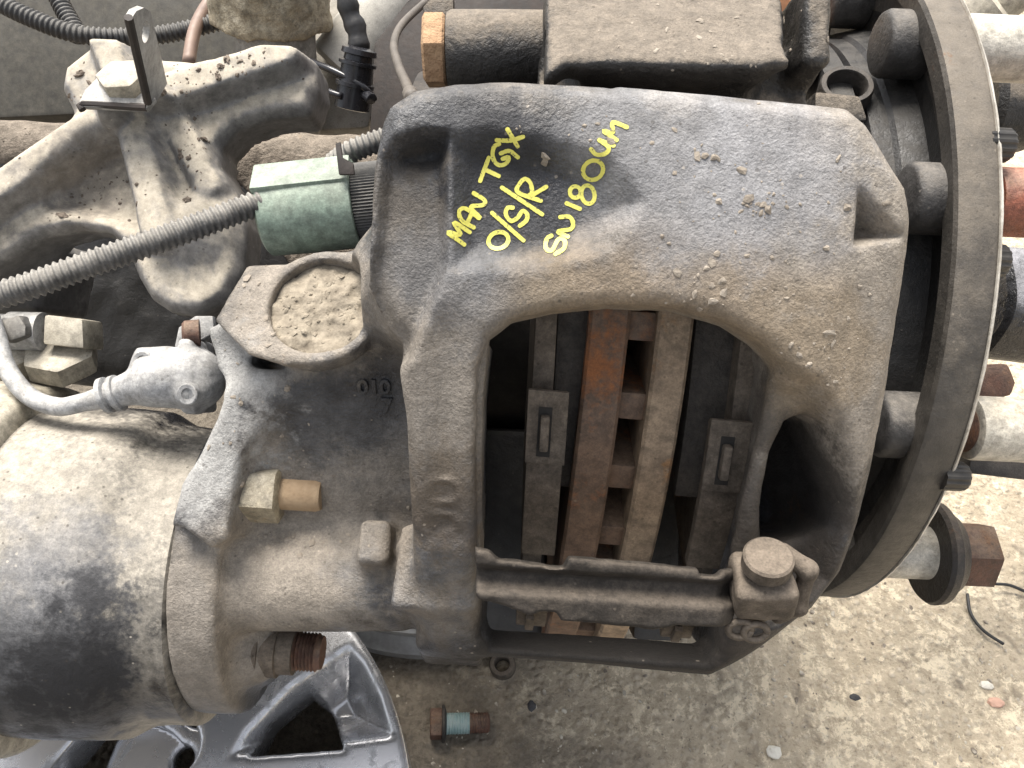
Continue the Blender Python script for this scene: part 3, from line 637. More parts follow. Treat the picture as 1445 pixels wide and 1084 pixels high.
def pad(label, bx, lx, sx, edge, tab):
    t = Thing('brake_pad', label, 'brake pad', 'brake pads either side of the disc')
    v, f = bevelled(*on(bx[0], bx[1], 130, 224, 8, -46), .8); plate = t.add('backing_plate', mk_mesh('backing_plate', v, f, STEEL))
    v, f = bevelled(*on(lx[0], lx[1], 140, 215, 6, -30), .8); t.add('friction_lining', mk_mesh('friction_lining', v, f, LINING))
    # leaf spring over the back plate: raised lower half with a black plate as its slot, and a tongue
    v, f = bevelled(*on(sx[0], sx[1], 225.5, 230.5, tab - .5, -36), .7); sp = t.add('hold_down_spring', mk_mesh('hold_down_spring', v, f, STEEL))
    v, f = bevelled(*on(sx[0] - .6, sx[1] + .6, 230.2, 232.4, tab, tab - 7.2, 6), .5); t.add('spring_seat', mk_mesh('spring_seat', v, f, STEEL), parent=sp)
    m_ = (sx[0] + sx[1])/2 - .8; v, f = on(m_ - 2.5, m_ + 2.5, 232.2, 232.6, tab - 1.5, tab - 6.4, 6); t.add('slot_shade_plate', mk_mesh('slot_shade_plate', v, f, SLOTM), parent=sp)  # thin black plate stands for the shade inside the slot
    v, f = bevelled(*on(m_ - 1.7, m_ + 1.7, 231, 235.6, tab - 2.2, tab - 5.6, 6), 1.0); t.add('spring_tongue', mk_mesh('spring_tongue', v, f, STEEL), parent=sp)
    v, f = bevelled(*on(sx[0], sx[1], 212, 226, -47, -52, 5), .8); t.add('lower_tab', mk_mesh('lower_tab', v, f, STEEL), parent=plate)
    v, f = bevelled(*on(m_ - 2, m_ + 2, 226, 229, -48.5, -51.5, 4), .8); t.add('lower_tongue', mk_mesh('lower_tongue', v, f, STEEL), parent=plate)
    return t.finish()
def xs(px, py, R): return PC(px, py, R)[0]
pad('inboard brake pad beside the rusty ring, spring tongue facing the actuator housing', (xs(755, 460, 224), xs(786, 460, 224)), (xs(786, 470, 215), xa - .5), (xs(747, 565, 231), xs(800, 565, 231)), 0, -17.4)
pad('outboard brake pad beside the pale ring, next to the outer caliper arm', (xs(1042, 500, 224), xs(1072, 500, 224)), (xd + .5, xs(1042, 500, 215)), (xs(1003, 600, 231), xs(1058, 600, 231)), 0, -18.8)

# ================================================================== WHEEL HUB
HUB = grime('hub_iron', (.052, .047, .041), (.085, .076, .065), (.205, .176, .14), dust_lo=.35, dust_hi=1.05, dust_amt=.75, rust_lo=.68, rust_hi=.8, rough=.55, bump=.35, bscale=300, bdist=.0008)
ZINC = grime('old_white_sleeve', (.62, .59, .52), (.50, .46, .38), (.60, .54, .42), rust=(.30, .13, .05), dust_lo=.6, dust_hi=1.5, rust_lo=.60, rust_hi=.72, rough=.45, bump=.3, specks=.25)
RUSTB = grime('brown_rust', (.12, .055, .035), (.085, .05, .04), (.24, .18, .13), dust_lo=.5, dust_hi=1.3, rust_lo=.45, rust_hi=.7, rough=.6, bump=.5)
REDR = grime('red_oxide_sleeve', (.36, .12, .07), (.26, .09, .055), (.45, .33, .25), dust_lo=.6, dust_hi=1.4, rough=.55, rust_lo=.55, rust_hi=.7)
BLACK = plain('black_oxide', (.014, .013, .012), (.035, .032, .028), .5, .2, 200, 0.)
RF = 188.0
hub = Thing('wheel_hub', 'heavy round wheel hub flange with wheel stud heads beside the caliper', 'wheel hub')
v, f = lathe((0, 0, 0), (1, 0, 0), [(184, 160), (184, 170), (180, 173), (175.5, 175), (174.5, 185), (175.5, 187), (177, 187.6), (190.5, 187.6), (192.5, 186.5), (193, 184), (193, 70)], 220, cap=False)
hub.add('flange', mk_mesh('flange', v, f, HUB, angle=30))
SHADED = grime('shade_dark_iron', (.015, .0145, .0145), (.03, .029, .028), (.10, .092, .08), dust_lo=.75, dust_hi=1.2, dust_amt=.6, rust_lo=.72, rust_hi=.85, rough=.5, bump=.4, bscale=300, bdist=.0008)  # iron coloured near-black to paint shade on hub, beam and window blocks
v, f = lathe((0, 0, 0), (1, 0, 0), [(146, 70), (146, 142), (147, 144.5), (158, 145), (159.5, 143), (160.5, 141), (161.5, 141), (162.5, 144), (171, 145), (173, 147), (184.3, 150), (184.3, 164)], 200, cap=False); hub.add('hub_drum', mk_mesh('hub_drum', v, f, SHADED, angle=30))
EDGE = plain('bare_bright_edge', (.62, .59, .53), (.36, .33, .28), .5, .3, 300)
r_ = random.Random(4)
v, f = lathe((0, 0, 0), (1, 0, 0), [(192.2, 186.5), (192.2, 187.9), (193.6, 187.0), (193.6, 185)], 260, cap=False, rfun=lambda t, r, th: r + (r_.random()-.5)*.5); hub.add('worn_rim_edge', mk_mesh('worn_rim_edge', v, f, EDGE))
HEADM = grime('stud_head_iron', (.045, .043, .042), (.07, .066, .063), (.2, .18, .155), dust_lo=.5, dust_hi=1.2, dust_amt=.7, rust_lo=.72, rust_hi=.85, rough=.55, bump=.4)
PCD = 165.0; A0 = 6.6
SANG = {0: 6.6, 1: 36.5, 2: 66, 3: 100, 4: 136, 5: 172, 6: 208, 7: 259, 8: 295, 9: 331.5}
def stud_pos(k): t = math.radians(SANG[k]); return np.array([0, PCD*math.sin(t), PCD*math.cos(t)])
for k in range(10):
    c = stud_pos(k)
    if k in (0, 1, 2, 3, 9, 8, 7):
        v, f = lathe(c + np.array([184, 0, 0]), (-1, 0, 0), [(0, 15.2), (17, 15.2), (19, 14.2), (20, 12.5)], 40); hub.add('stud_head', mk_mesh('stud_head', v, f, HEADM))
for k, mat, ln_ in ((1, ZINC, 70), (0, REDR, 70), (9, ZINC, 70), (8, ZINC, 34)):
    c = stud_pos(k); th = [(0, 10.5)] + [(3 + i*.75, 10.6 + .45*(-1)**i) for i in range(14)]
    v, f = lathe(c + np.array([193, 0, 0]), (1, 0, 0), th + [(ln_ + 30, 10.5)], 32); st = hub.add('wheel_stud', mk_mesh('wheel_stud', v, f, RUSTB if k != 1 else ZINC))
    a0 = 13 if k == 9 else (6 if k != 8 else 2); v, f = lathe(c + np.array([193 + a0, 0, 0]), (1, 0, 0), [(0, 12.6), (.6, 14.2), (2, 14.6), (ln_, 14.6), (ln_ + .5, 14)], 40)
    hub.add('stud_sleeve', mk_mesh('stud_sleeve', v, f, mat), parent=st)
# small spline-head bolts on the outside face
def spline(o, ax, r, h): return lathe(o, ax, [(0, r), (h*.85, r), (h, r*.85)], 72, rfun=lambda t, rr_, th: rr_*(1 - .07*(math.cos(12*th) > .1)))
for (px, py, rr_) in ((1408, 205, 7), (1400, 368, 7), (1346, 672, 6.5)):
    y_z = P(px, py, 0); d_ = ray(px, py); t_ = (196 - CAM[0])/d_[0]; c = CAM + d_*t_
    v, f = spline(c - np.array([6, 0, 0]), (1, 0, 0), rr_, 11); hub.add('spline_bolt', mk_mesh('spline_bolt', v, f, BLACK))
hub.finish()
# ---- nut and washer on the lowest stud
nu = Thing('wheel_nut', 'rusty hex wheel nut with wide dark washer on the lowest stud', 'wheel nut')
c = stud_pos(8) + np.array([193 + 36, 0, 0])
v, f = lathe(c, (1, .0, 0), [(0, 15), (0, 26.5), (2, 28), (6, 27.5), (10, 23), (13, 21)], 56); nu.add('washer', mk_mesh('washer', v, f, grime('washer_iron', (.03, .026, .024), (.05, .042, .036), (.16, .13, .1), rust_lo=.55, rust_hi=.7, dust_lo=.5, dust_hi=1.3, rough=.5)))
v, f = hexbar(c + np.array([13, 0, 0]), (1, 0, 0), 18.5, 20, ref=(0, .9, .44)); nu.add('hex_nut', mk_mesh('hex_nut', v, f, RUSTB))
nu.finish()

# ================================================================== BRAKE CHAMBER
CHM = grime('chamber_paint', (.012, .012, .014), (.02, .02, .023), (.40, .365, .305), dust_lo=.6, dust_hi=1.0, dust_amt=.95, rust_lo=.72, rust_hi=.82, rust=(.35, .22, .10), rough=.28, bump=.35, bscale=420, bdist=.0009, dnoise=.28, specks=.6,
            stain_light_spheres=((215, 880, -160, 30, 12, .8), (240, 960, -130, 34, 12, .85), (230, 800, -185, 16, 8, .45), (105, 930, -175, 30, 12, -.97), (125, 845, -192, 12, 8, -.75), (40, 900, -175, 40, 16, .75, (.10, .102, .108)), (70, 800, -190, 26, 12, .6, (.22, .22, .225)), (112, 925, -175, 26, 9, .9, (.012, .012, .014)), (70, 960, -165, 24, 10, .85, (.016, .016, .018)), (128, 850, -190, 10, 7, .7, (.018, .018, .021))))
CRM = grime('cream_enamel', (.46, .42, .34), (.40, .36, .28), (.52, .475, .385), dust_lo=.3, dust_hi=1.0, dust_amt=.7, rust_lo=.75, rust_hi=.85, rough=.5, bump=.25, bscale=260, bdist=.0006, specks=.5)
ch = Thing('brake_chamber', 'big dusty black air brake chamber bolted to the left of the caliper', 'brake chamber')
co_ = np.array([0, -165, 118.])
v, f = lathe(co_, (-1, 0, 0), [(133.5, 50), (133.5, 66), (136, 69), (146, 69), (156, 70), (162, 73), (167, 76), (180, 77), (200, 77.5), (215, 77), (219, 76)], 120); ch.add('front_shell', mk_mesh('front_shell', v, f, CHM, angle=50))
v, f = lathe(co_, (-1, 0, 0), [(217, 76), (218, 83), (221, 86), (232, 88), (260, 89), (300, 88), (330, 82), (345, 60)], 120); ch.add('rear_shell', mk_mesh('rear_shell', v, f, CRM, angle=50))
YZN = grime('yellow_zinc', (.42, .36, .25), (.36, .31, .22), (.44, .40, .32), rust=(.42, .22, .08), dust_lo=.5, dust_hi=1.2, rust_lo=.5, rust_hi=.66, rough=.55, bump=.5, specks=.4)
OCH = plain('ochre_rust', (.40, .29, .18), (.30, .21, .125), .8, .6, 300)
# mounting studs with nuts, on the right face of the caliper flange
a_ = P(326, 690, 178); a_[0] = -109
st = None
v, f = lathe(a_, (1, -.02, 0), [(0, 7.2), (31, 7.2), (33, 6.4)], 28); st = ch.add('mounting_stud', mk_mesh('mounting_stud', v, f, OCH))
v, f = hexbar(a_ + np.array([1.6, 0, 0]), (1, -.02, 0), 13.2, 15.5, ref=(0, .6, .8)); ch.add('hex_nut', mk_mesh('hex_nut', v, f, YZN), parent=st)
v, f = lathe(a_, (1, -.02, 0), [(0, 14.5), (1.8, 14.5)], 36); ch.add('washer', mk_mesh('washer', v, f, YZN), parent=st)
b_ = P(385, 915, 150); b_[0] = -113
v, f = lathe(b_, (1, -.03, 0), [(0, 9)] + [(22 + i*.8, 8.0 + .45*(-1)**i) for i in range(14)] + [(34, 7.2)], 28); st = ch.add('mounting_stud', mk_mesh('mounting_stud', v, f, RUSTB))
v, f = lathe(b_, (1, -.03, 0), [(0, 13.5), (8, 13.5), (8.3, 12.2), (15, 12.0), (15.3, 10.6), (22, 10.4)], 36); ch.add('stepped_nut', mk_mesh('stepped_nut', v, f, STEEL), parent=st)
ch.finish()

# ================================================================== AXLE BEAM (dirt-caked), spindle added behind the disc to keep the window dark
SOIL = grime('caked_soil', (.17, .14, .112), (.22, .185, .15), (.30, .26, .21), dust_lo=.3, dust_hi=1.2, dust_amt=.5, rust=(.36, .24, .11), rust_lo=.66, rust_hi=.76, rough=.95, bump=.9, bscale=260, bdist=.002, specks=.9, spec=.2)
ax_ = Thing('axle_beam', 'thick axle beam caked with grey-brown soil behind the cast bracket', 'axle')
gx = Grid((-440, -120, -90), (-20, 96, 92), 3.0)
da = gx.box((-230, 2, -24), (1, 0, 0), (0, 1, .12), (0, -.12, 1), 205, 80, 46, 20)
da = da + 3.5*gx.noise(24, 3) + 2.6*gx.noise(9, 4) + 2.0*gx.noise(60, 5)
crust = smax(da - 1.5, 46 - 66*sstep(gx.x, -175, -120) - gx.y + 10*gx.noise(20, 9), 6)
ax_.add('soil_crust', np_mesh('soil_crust', *gx.mesh(crust), SOIL)); ax_.add('beam', np_mesh('beam', *gx.mesh(da), SHADED))  # beam's near-black colour stands for the shaded void below the crust
v, f = lathe((-60, 0, 0), (1, 0, 0), [(0, 60), (0, 118), (70, 118), (150, 100), (198, 96), (202, 60)], 64); ax_.add('spindle', mk_mesh('spindle', v, f, STEELD))
ax_.finish()

# ================================================================== CARRIER behind the top edge of the caliper
CAR = grime('carrier_iron', (.028, .026, .024), (.045, .041, .037), (.215, .182, .144), dust_lo=.48, dust_hi=.95, dust_amt=.95, rust_lo=.74, rust_hi=.85, rough=.5, bump=.7, bscale=380, bdist=.0012, dnoise=.35)
ca = Thing('caliper_carrier', 'dusty cast carrier block with a rusty hex bolt behind the caliper top edge', 'carrier')
gc = Grid((-60, 4, 120), (142, 150, 262), 1.8)
TB = nrm((0, .5, .866))                                                                   # its broad face looks up
p_t = P(960, 92, 250); 
bo = gc.poly([PP(x, y, p_t, TB) for x, y in [(768, 110), (770, -10), (780, -90), (1080, -90), (1108, -10), (1114, 60), (1120, 88), (1070, 96), (800, 92)]])
dc = smax(smax(bo, gc.plane(p_t, TB), 5), -gc.plane(p_t - TB*48, TB), 5)
bo2 = gc.poly([P(x, y, 222) for x, y in [(770, 84), (802, 84), (1068, 92), (1095, 70), (1148, 90), (1152, 160), (1080, 175), (770, 160)]])
dc = smin(dc, smax(bo2, np.maximum(gc.z - 222, 130 - gc.z), 5), 8)
dc = smax(dc, -gc.ball(P(1112, 122, 226), 10, (1.1, 1.2, 1.3)), 5); dc = smax(dc, -gc.ball(P(782, 100, 228), 9, (1., 1.5, 1.)), 5)
dc = smin(dc, gc.box(P(1128, 60, 216), (1, 0, 0), (0, 1, 0), (0, 0, 1), 5, 16, 20, 3), 5)
slot = np.maximum(np.maximum(xa - 5 - gc.x, gc.x - xd - 5), np.sqrt(gc.y**2 + gc.z**2) - 226); dc = np.maximum(dc, -slot)
dc = dc + .9*gc.noise(10, 1) + .8*gc.noise(5, 2) + 1.2*gc.noise(28, 3)
ca_me = np_mesh('block', *gc.mesh(dc), CAR); blk = ca.add('block', ca_me)
cb = hitter([ca_me]); hits = []
for _ in range(70):
    h = whit(cb, rr.gauss(1000, 80), rr.gauss(45, 25))
    if h is not None: hits.append(h)
ca.add('mud_crumbs', lumps('mud_crumbs', hits, lambda r: .3 + 1.1*r.random()**4, MUD, 8, .4), parent=blk, kind='stuff')
c0, c1 = P(770, 72, 205), P(632, 72, 205); axg = nrm(c1 - c0); L = np.linalg.norm(c1 - c0)
v, f = lathe(c0, axg, [(-6, 13), (0, 14.2), (L*.5, 14.4), (L - 1.5, 14.4), (L, 13.4)], 48); ca.add('guide_sleeve', mk_mesh('guide_sleeve', v, f, CAR))
v, f = hexbar(c1 + axg*.4, axg, 14.2, 8.5, ref=(0, .75, .66)); bh = ca.add('hex_bolt_head', mk_mesh('hex_bolt_head', v, f, plain('flaky_rust', (.40, .26, .15), (.26, .15, .08), .9, .9, 260, bdist=.002)))
for (x0, x1) in ((-26, 22), (69, 96)):
    v, f = obox(((x0+x1)/2, -146, 40), (1, 0, 0), (0, 1, 0), (0, 0, 1), (x1-x0)/2, 54, 46, 4); ca.add('window_blocker', mk_mesh('window_blocker', v, f, SHADED))  # added dark blocks shut light and ground out of the pad window
ca.finish()

# ================================================================== CAST SUSPENSION BRACKET on the axle
BRK = grime('bracket_paint', (.27, .255, .235), (.22, .21, .20), (.50, .445, .355), dust_lo=.42, dust_hi=.95, dust_amt=.9, rust=(.42, .30, .15), rust_lo=.70, rust_hi=.82, rough=.45, bump=.2, bscale=240, bdist=.0007, specks=.45, grain=.1,
            stain_light_spheres=((120, 250, -122, 22, 10, .7, (.22, .19, .155)), (275, 385, -100, 24, 10, .7, (.15, .145, .14)), (40, 380, -100, 40, 14, .8, (.10, .095, .09)), (90, 300, -115, 14, 8, .6, (.17, .16, .15))))
def bracket():
    gk = Grid(P(-60, 470, 40) - np.array([10, 0, 20]), P(470, 20, 190) + np.array([10, 10, 6]), 1.8)
    zt = lambda y: 0
    def pz(l, z=130): return [P(x, y, z) for x, y in l]
    out = gk.poly(pz([(-60, 300), (0, 262), (70, 192), (98, 152), (76, 112), (78, 84), (112, 52), (150, 36), (188, 50), (204, 74), (240, 76), (300, 84), (340, 72), (384, 52), (408, 56), (430, 76), (434, 112), (424, 146),
                      (372, 150), (322, 170), (297, 202), (302, 236), (326, 276), (338, 318), (338, 384), (322, 420), (286, 440), (250, 436), (225, 420), (206, 392), (188, 352), (160, 324), (110, 316), (62, 330), (0, 372), (-60, 420)])) - 2.2
    zf = 128 + 0*gk.x + 0*gk.y
    def ridge(a, b, w, h):
        a, b = P(*a, 130), P(*b, 130); e = b - a; t = np.clip(((gk.x - a[0])*e[0] + (gk.y - a[1])*e[1]) / (e[0]**2 + e[1]**2), 0, 1)
        q = np.sqrt((gk.x - a[0] - e[0]*t)**2 + (gk.y - a[1] - e[1]*t)**2); return h * (1 - sstep(q, w*.45, w))
    zf = zf + ridge((142, 48), (160, 92), 11, 11) + ridge((235, 132), (398, 72), 13, 12) + ridge((180, 140), (242, 330), 13, 13) + ridge((170, 160), (-40, 320), 12, 13) + ridge((225, 140), (300, 260), 10, 6)
    d2 = gk.poly(pz([(70, 250), (140, 188), (178, 190), (212, 300), (205, 330), (60, 300)])); zf = zf - 9*sstep(-d2, -3, 10)
    zf = zf - 4*(1 - sstep(-out, 0, 7))**2
    # turn the lower leg down into a rounded boss, and lean the far end back
    zf = zf - .16*(gk.y - P(180, 200, 130)[1])
    dk = smax(out, gk.z - zf, 4); dk = smax(dk, (zf - 30) - gk.z, 3)
    dk = smin(dk, gk.capsule(P(285, 330, 128), P(272, 395, 84), 17, 20), 10)
    lo_ = gk.poly(pz([(-60, 345), (30, 338), (62, 335), (78, 352), (66, 400), (60, 440), (-60, 450)], 100)); dk = smin(dk, smax(smax(lo_, gk.z - 104, 6), 55 - gk.z, 3), 14)
    return gk, dk + .25*gk.noise(9, 3) + .2*gk.noise(4, 5) + .8*gk.noise(30, 6)
gk, dk = bracket(); bk_me = np_mesh('cast_bracket', *gk.mesh(dk), BRK)
bkT = Thing('cast_bracket', 'cream dusty Y-shaped cast bracket with rounded arms on the axle beam', 'bracket'); bko = bkT.add('casting', bk_me)
bkb = hitter([bk_me]); hits = []
for (cx, cy, sx, sy, n) in ((330, 90, 50, 22, 60), (270, 190, 18, 50, 50), (130, 260, 50, 30, 60), (250, 130, 40, 20, 30), (120, 120, 30, 25, 20)):
    for _ in range(n):
        h = whit(bkb, rr.gauss(cx, sx), rr.gauss(cy, sy))
        if h is not None and h[1][2] > .2: hits.append(h)
DKM = plain('dark_soil_crumb', (.09, .07, .055), (.2, .165, .13), .95, .6, 400)
bkT.add('soil_crumbs', lumps('soil_crumbs', hits, lambda r: .4 + 1.5*r.random()**4, DKM, 5, .6), parent=bko, kind='stuff')
bkT.finish()
# ---- angle plate bolted on the bracket
GALV = grime('worn_galvanised', (.42, .41, .39), (.34, .33, .31), (.46, .43, .37), dust_lo=.6, dust_hi=1.3, dust_amt=.7, rust_lo=.7, rust_hi=.8, rough=.42, bump=.2, specks=.4)
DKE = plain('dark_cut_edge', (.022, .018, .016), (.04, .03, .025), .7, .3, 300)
an = Thing('angle_plate', 'bent steel angle plate with a hole in its upright tab, bolted on the cast bracket', 'plate')
zb = 157.0
fl_ = [P(108, 150, zb), P(206, 154, zb), P(218, 140, zb), P(206, 96, zb - 12), P(150, 96, zb - 12), P(120, 128, zb)]
v, f = hexa(fl_, [p - np.array([0, .6, 2.6]) for p in fl_], .4); an.add('base_leg', mk_mesh('base_leg', v, f, GALV))
v, f = tube([P(117, 155, zb - 1), P(113, 148, zb - 1), P(126, 147, zb - 1), P(160, 149, zb - 1), P(207, 152, zb - 1)], 1.7, 8, 2); an.add('cut_edge', mk_mesh('cut_edge', v, f, DKE))
# upright tab: plane holding the left edge line and leaning right
tq = [(186, 26), (192, 16), (203, 11), (212, 16), (218, 40), (236, 118), (219, 147), (213, 146)]
pl0 = P(214, 146, zb); tn_ = nrm(np.cross(P(190, 20, zb + 42) - pl0, P(236, 118, zb - 14) - pl0))
tb = [PP(x, y, pl0, tn_) for x, y in tq]
hc = PP(206, 45, pl0, tn_)
_, u_, w_ = frame(tn_); ring_o = tb; 
def plate_hole(poly, c, r, n_, th, name, mat, m=24):
    bm = bmesh.new(); _, u, w = frame(n_); ct = [c + (u*math.cos(2*math.pi*i/m) + w*math.sin(2*math.pi*i/m))*r for i in range(m)]
    outs = [bm.verts.new(tuple(p)) for p in poly]; ins = [bm.verts.new(tuple(p)) for p in ct]
    eds = [bm.edges.new((outs[i], outs[(i+1) % len(outs)])) for i in range(len(outs))] + [bm.edges.new((ins[i], ins[(i+1) % m])) for i in range(m)]
    r_ = bmesh.ops.triangle_fill(bm, edges=eds, use_beauty=True, use_dissolve=False); fs = [g_ for g_ in r_['geom'] if isinstance(g_, bmesh.types.BMFace)]
    fs = [q for q in bm.faces if (np.array(q.calc_center_median()) - c) @ (np.array(q.calc_center_median()) - c) > (r*.9)**2]
    for q in list(bm.faces):
        if q not in fs: bm.faces.remove(q)
    ex = bmesh.ops.extrude_face_region(bm, geom=list(bm.faces)); vs = [g_ for g_ in ex['geom'] if isinstance(g_, bmesh.types.BMVert)]
    for q in vs: q.co += Vector(tuple(n_*th))
    bmesh.ops.recalc_face_normals(bm, faces=bm.faces); bm.verts.index_update()
    V = np.array([tuple(q.co) for q in bm.verts]); Fc = [tuple(x.index for x in q.verts) for q in bm.faces]; bm.free(); return mk_mesh(name, V, Fc, mat)
if tn_ @ (CAM - pl0) < 0: tn_ = -tn_
an.add('upright_tab', plate_hole(tb, hc, 4.3, tn_, -2.6, 'upright_tab', GALV))
v, f = tube([tb[0] - tn_*1.3, (tb[0] + tb[-1])/2 - tn_*1.3, tb[-1] - tn_*1.3], 1.75, 8, 2, smooth=False); an.add('cut_edge', mk_mesh('cut_edge', v, f, DKE))
an.finish()
hb = Thing('hex_bolt', 'dusty cream hex bolt head fixing the angle plate', 'bolt', single=True)
v, f = hexbar(P(178, 124, zb - 7), nrm((.0, .55, .83)), 10.5, 8, ref=(1, .2, 0)); hb.add('hex_bolt', mk_mesh('hex_bolt', v, f, CRM)); hb.finish()

# ================================================================== HOSES, CABLES, SENSOR, PLUG
COND = grime('grey_conduit', (.09, .09, .09), (.12, .118, .115), (.33, .31, .275), dust_lo=.2, dust_hi=1.0, dust_amt=.75, rust_lo=.9, rust_hi=.95, rough=.5, bump=.15, specks=.3)
CONDK = grime('dark_conduit', (.035, .035, .036), (.05, .05, .05), (.2, .19, .17), dust_lo=.3, dust_hi=1.2, dust_amt=.6, rust_lo=.9, rust_hi=.95, rough=.5, bump=.15, specks=.3)
RUB = plain('black_rubber', (.02, .02, .021), (.035, .034, .033), .5, .3, 250)
v, f = conduit([P(-40, 428, 215), P(40, 404, 212), P(140, 368, 206), P(260, 326, 196), P(376, 282, 184), P(400, 272, 178)], 4.8, 2.6)
single('corrugated_conduit', mk_mesh('corrugated_conduit', v, f, COND, angle=None), 'thick grey corrugated conduit running into the green plug', 'conduit')
v, f = conduit([P(470, 232, 160), P(500, 212, 165), P(560, 190, 165)], 4.6, 2.5)
single('corrugated_conduit', mk_mesh('corrugated_conduit', v, f, COND, angle=None), 'short grey corrugated conduit between green plug and caliper', 'conduit')
v, f = conduit([P(-30, -12, -20), P(40, 24, -20), P(120, 50, -24), P(220, 50, -40), P(310, 30, -50), P(400, 0, -60)], 5.6, 3.4)
single('corrugated_conduit', mk_mesh('corrugated_conduit', v, f, CONDK, angle=None), 'dark corrugated conduit passing behind the cast bracket and angle plate', 'conduit')
v, f = conduit([P(70, -30, -40), P(88, 10, -38), P(112, 52, -30)], 5.8, 3.6)
single('corrugated_conduit', mk_mesh('corrugated_conduit', v, f, CONDK, angle=None), 'dark corrugated conduit dropping from above onto another conduit', 'conduit')
v, f = tube([P(316, -20, -60), P(290, 12, -50), P(274, 46, -40), P(266, 90, -30)], 4.4, 12, 4)
single('brown_cable', mk_mesh('brown_cable', v, f, plain('pale_brown_rubber', (.24, .165, .125), (.17, .12, .1), .6, .2, 150), angle=None), 'pale brown rubber cable beside the round post', 'cable')
# green plug
GRN = grime('green_plastic', (.25, .33, .265), (.30, .36, .295), (.34, .36, .29), dust_lo=.3, dust_hi=1.3, dust_amt=.5, rust_lo=.9, rust_hi=.95, rough=.5, bump=.15, specks=.25)
gp_ = Thing('green_plug', 'faded green plastic cylinder plug with a ribbed black collar against the caliper', 'plug')
a_, b_ = P(374, 302, 172), P(504, 288, 172); axd = nrm(b_ - a_); L = np.linalg.norm(b_ - a_)
v, f = lathe(a_, axd, [(0, 0.5), (0, 16), (1.2, 17.6), (L*.5, 18.2), (L, 18.2), (L + .4, 17)], 64, cap=False); body = gp_.add('body', mk_mesh('body', v, f, GRN))
top_ = nrm(UP - axd*(UP @ axd)); sd_ = np.cross(axd, top_)
v, f = obox(a_ + axd*L*.5 + top_*16.2 - sd_*1, axd, sd_, top_, L*.5 + .3, 8, 2.2, 1.0); gp_.add('flat_rib', mk_mesh('flat_rib', v, f, GRN), parent=body)
v, f = lathe(a_ + axd*(L + .2), axd, [(0, 15.5), (.3, 16.6), (11, 16.6), (12, 15)], 160, rfun=lambda t, r, th: r*(1 - .035*(int(th*160/(2*math.pi) + .1) % 2))); gp_.add('ribbed_collar', mk_mesh('ribbed_collar', v, f, CONDK))
v, f = slab([(473, 203), (480, 200), (483, 222), (498, 230), (500, 246), (478, 246)], 194, 2.0, .3); gp_.add('clip', mk_mesh('clip', v, f, DKE))
gp_.finish()
# wear sensor
SEN = grime('grey_plastic', (.34, .345, .35), (.42, .42, .42), (.50, .48, .44), dust_lo=.3, dust_hi=1.1, dust_amt=.6, rust_lo=.9, rust_hi=.95, rough=.5, bump=.25, specks=.4)
se = Thing('wear_sensor', 'grey plastic sensor plug with two screws bolted above the brake chamber', 'sensor')
gs = Grid(P(90, 610, 130) - 8, P(310, 470, 190) + 8, 1.0)
ds = gs.capsule(P(160, 556, 160), P(222, 538, 162), 6.2, 9.2); ds = smin(ds, gs.capsule(P(225, 537, 162), P(272, 535, 158), 11.0, 14.0), 6)
ds = smin(ds, gs.box(P(280, 532, 152), nrm((1, .1, 0)), (0, 1, 0), (0, 0, 1), 3.0, 16, 14, 2), 3)
ds = smin(ds, gs.capsule(P(205, 511, 160), P(235, 508, 160), 5.5), 4); ds = smin(ds, gs.capsule(P(265, 556, 168), P(285, 548, 164), 5.5), 3)
ds = smin(ds, gs.box(P(245, 500, 156), (1, 0, 0), (0, 1, 0), (0, 0, 1), 13, 1.6, 8, 1), 3)
ds = ds + .4*gs.noise(6, 1)
sb = se.add('body', np_mesh('body', *gs.mesh(ds), SEN))
for (px, py, z) in ((203, 510, 165.5), (266, 556, 173)):
    n_ = nrm((-.15, -.1, 1)); v, f = lathe(P(px, py, z) - n_*2, n_, [(0, 4.6), (3, 4.6), (3.4, 4.1), (3.2, 2.6), (1.6, 2.4)], 20, cap=True); se.add('screw', mk_mesh('screw', v, f, SEN), parent=sb)
for i, (px, py) in enumerate(((165, 555), (150, 558))):
    v, f = lathe(P(px, py, 160), nrm(P(155, 558, 160) - P(222, 538, 160)), [(-1.4, 7), (-1, 8), (1, 8), (1.4, 7)], 28); se.add('boot_ring', mk_mesh('boot_ring', v, f, SEN), parent=sb)
v, f = tube([P(158, 558, 160), P(118, 568, 158), P(80, 574, 156), P(40, 558, 152), P(10, 520, 146), P(-6, 470, 140), P(-20, 430, 136)], 5.0, 14, 3, lambda s_, L_: 5.4 - 1.3*min(1, s_/14)); se.add('cable', mk_mesh('cable', v, f, SEN, angle=None))
# its bracket clip
v, f = slab([(246, 490), (252, 462), (275, 446), (300, 446), (302, 470), (268, 488)], 150, 4, .6); se.add('clip_plate', mk_mesh('clip_plate', v, f, SEN))
v, f = lathe(P(282, 470, 158), nrm((-1, -.1, .3)), [(0, 6), (6, 5.6), (7, 4.5)], 20); se.add('clip_screw', mk_mesh('clip_screw', v, f, RUSTB))
se.finish()
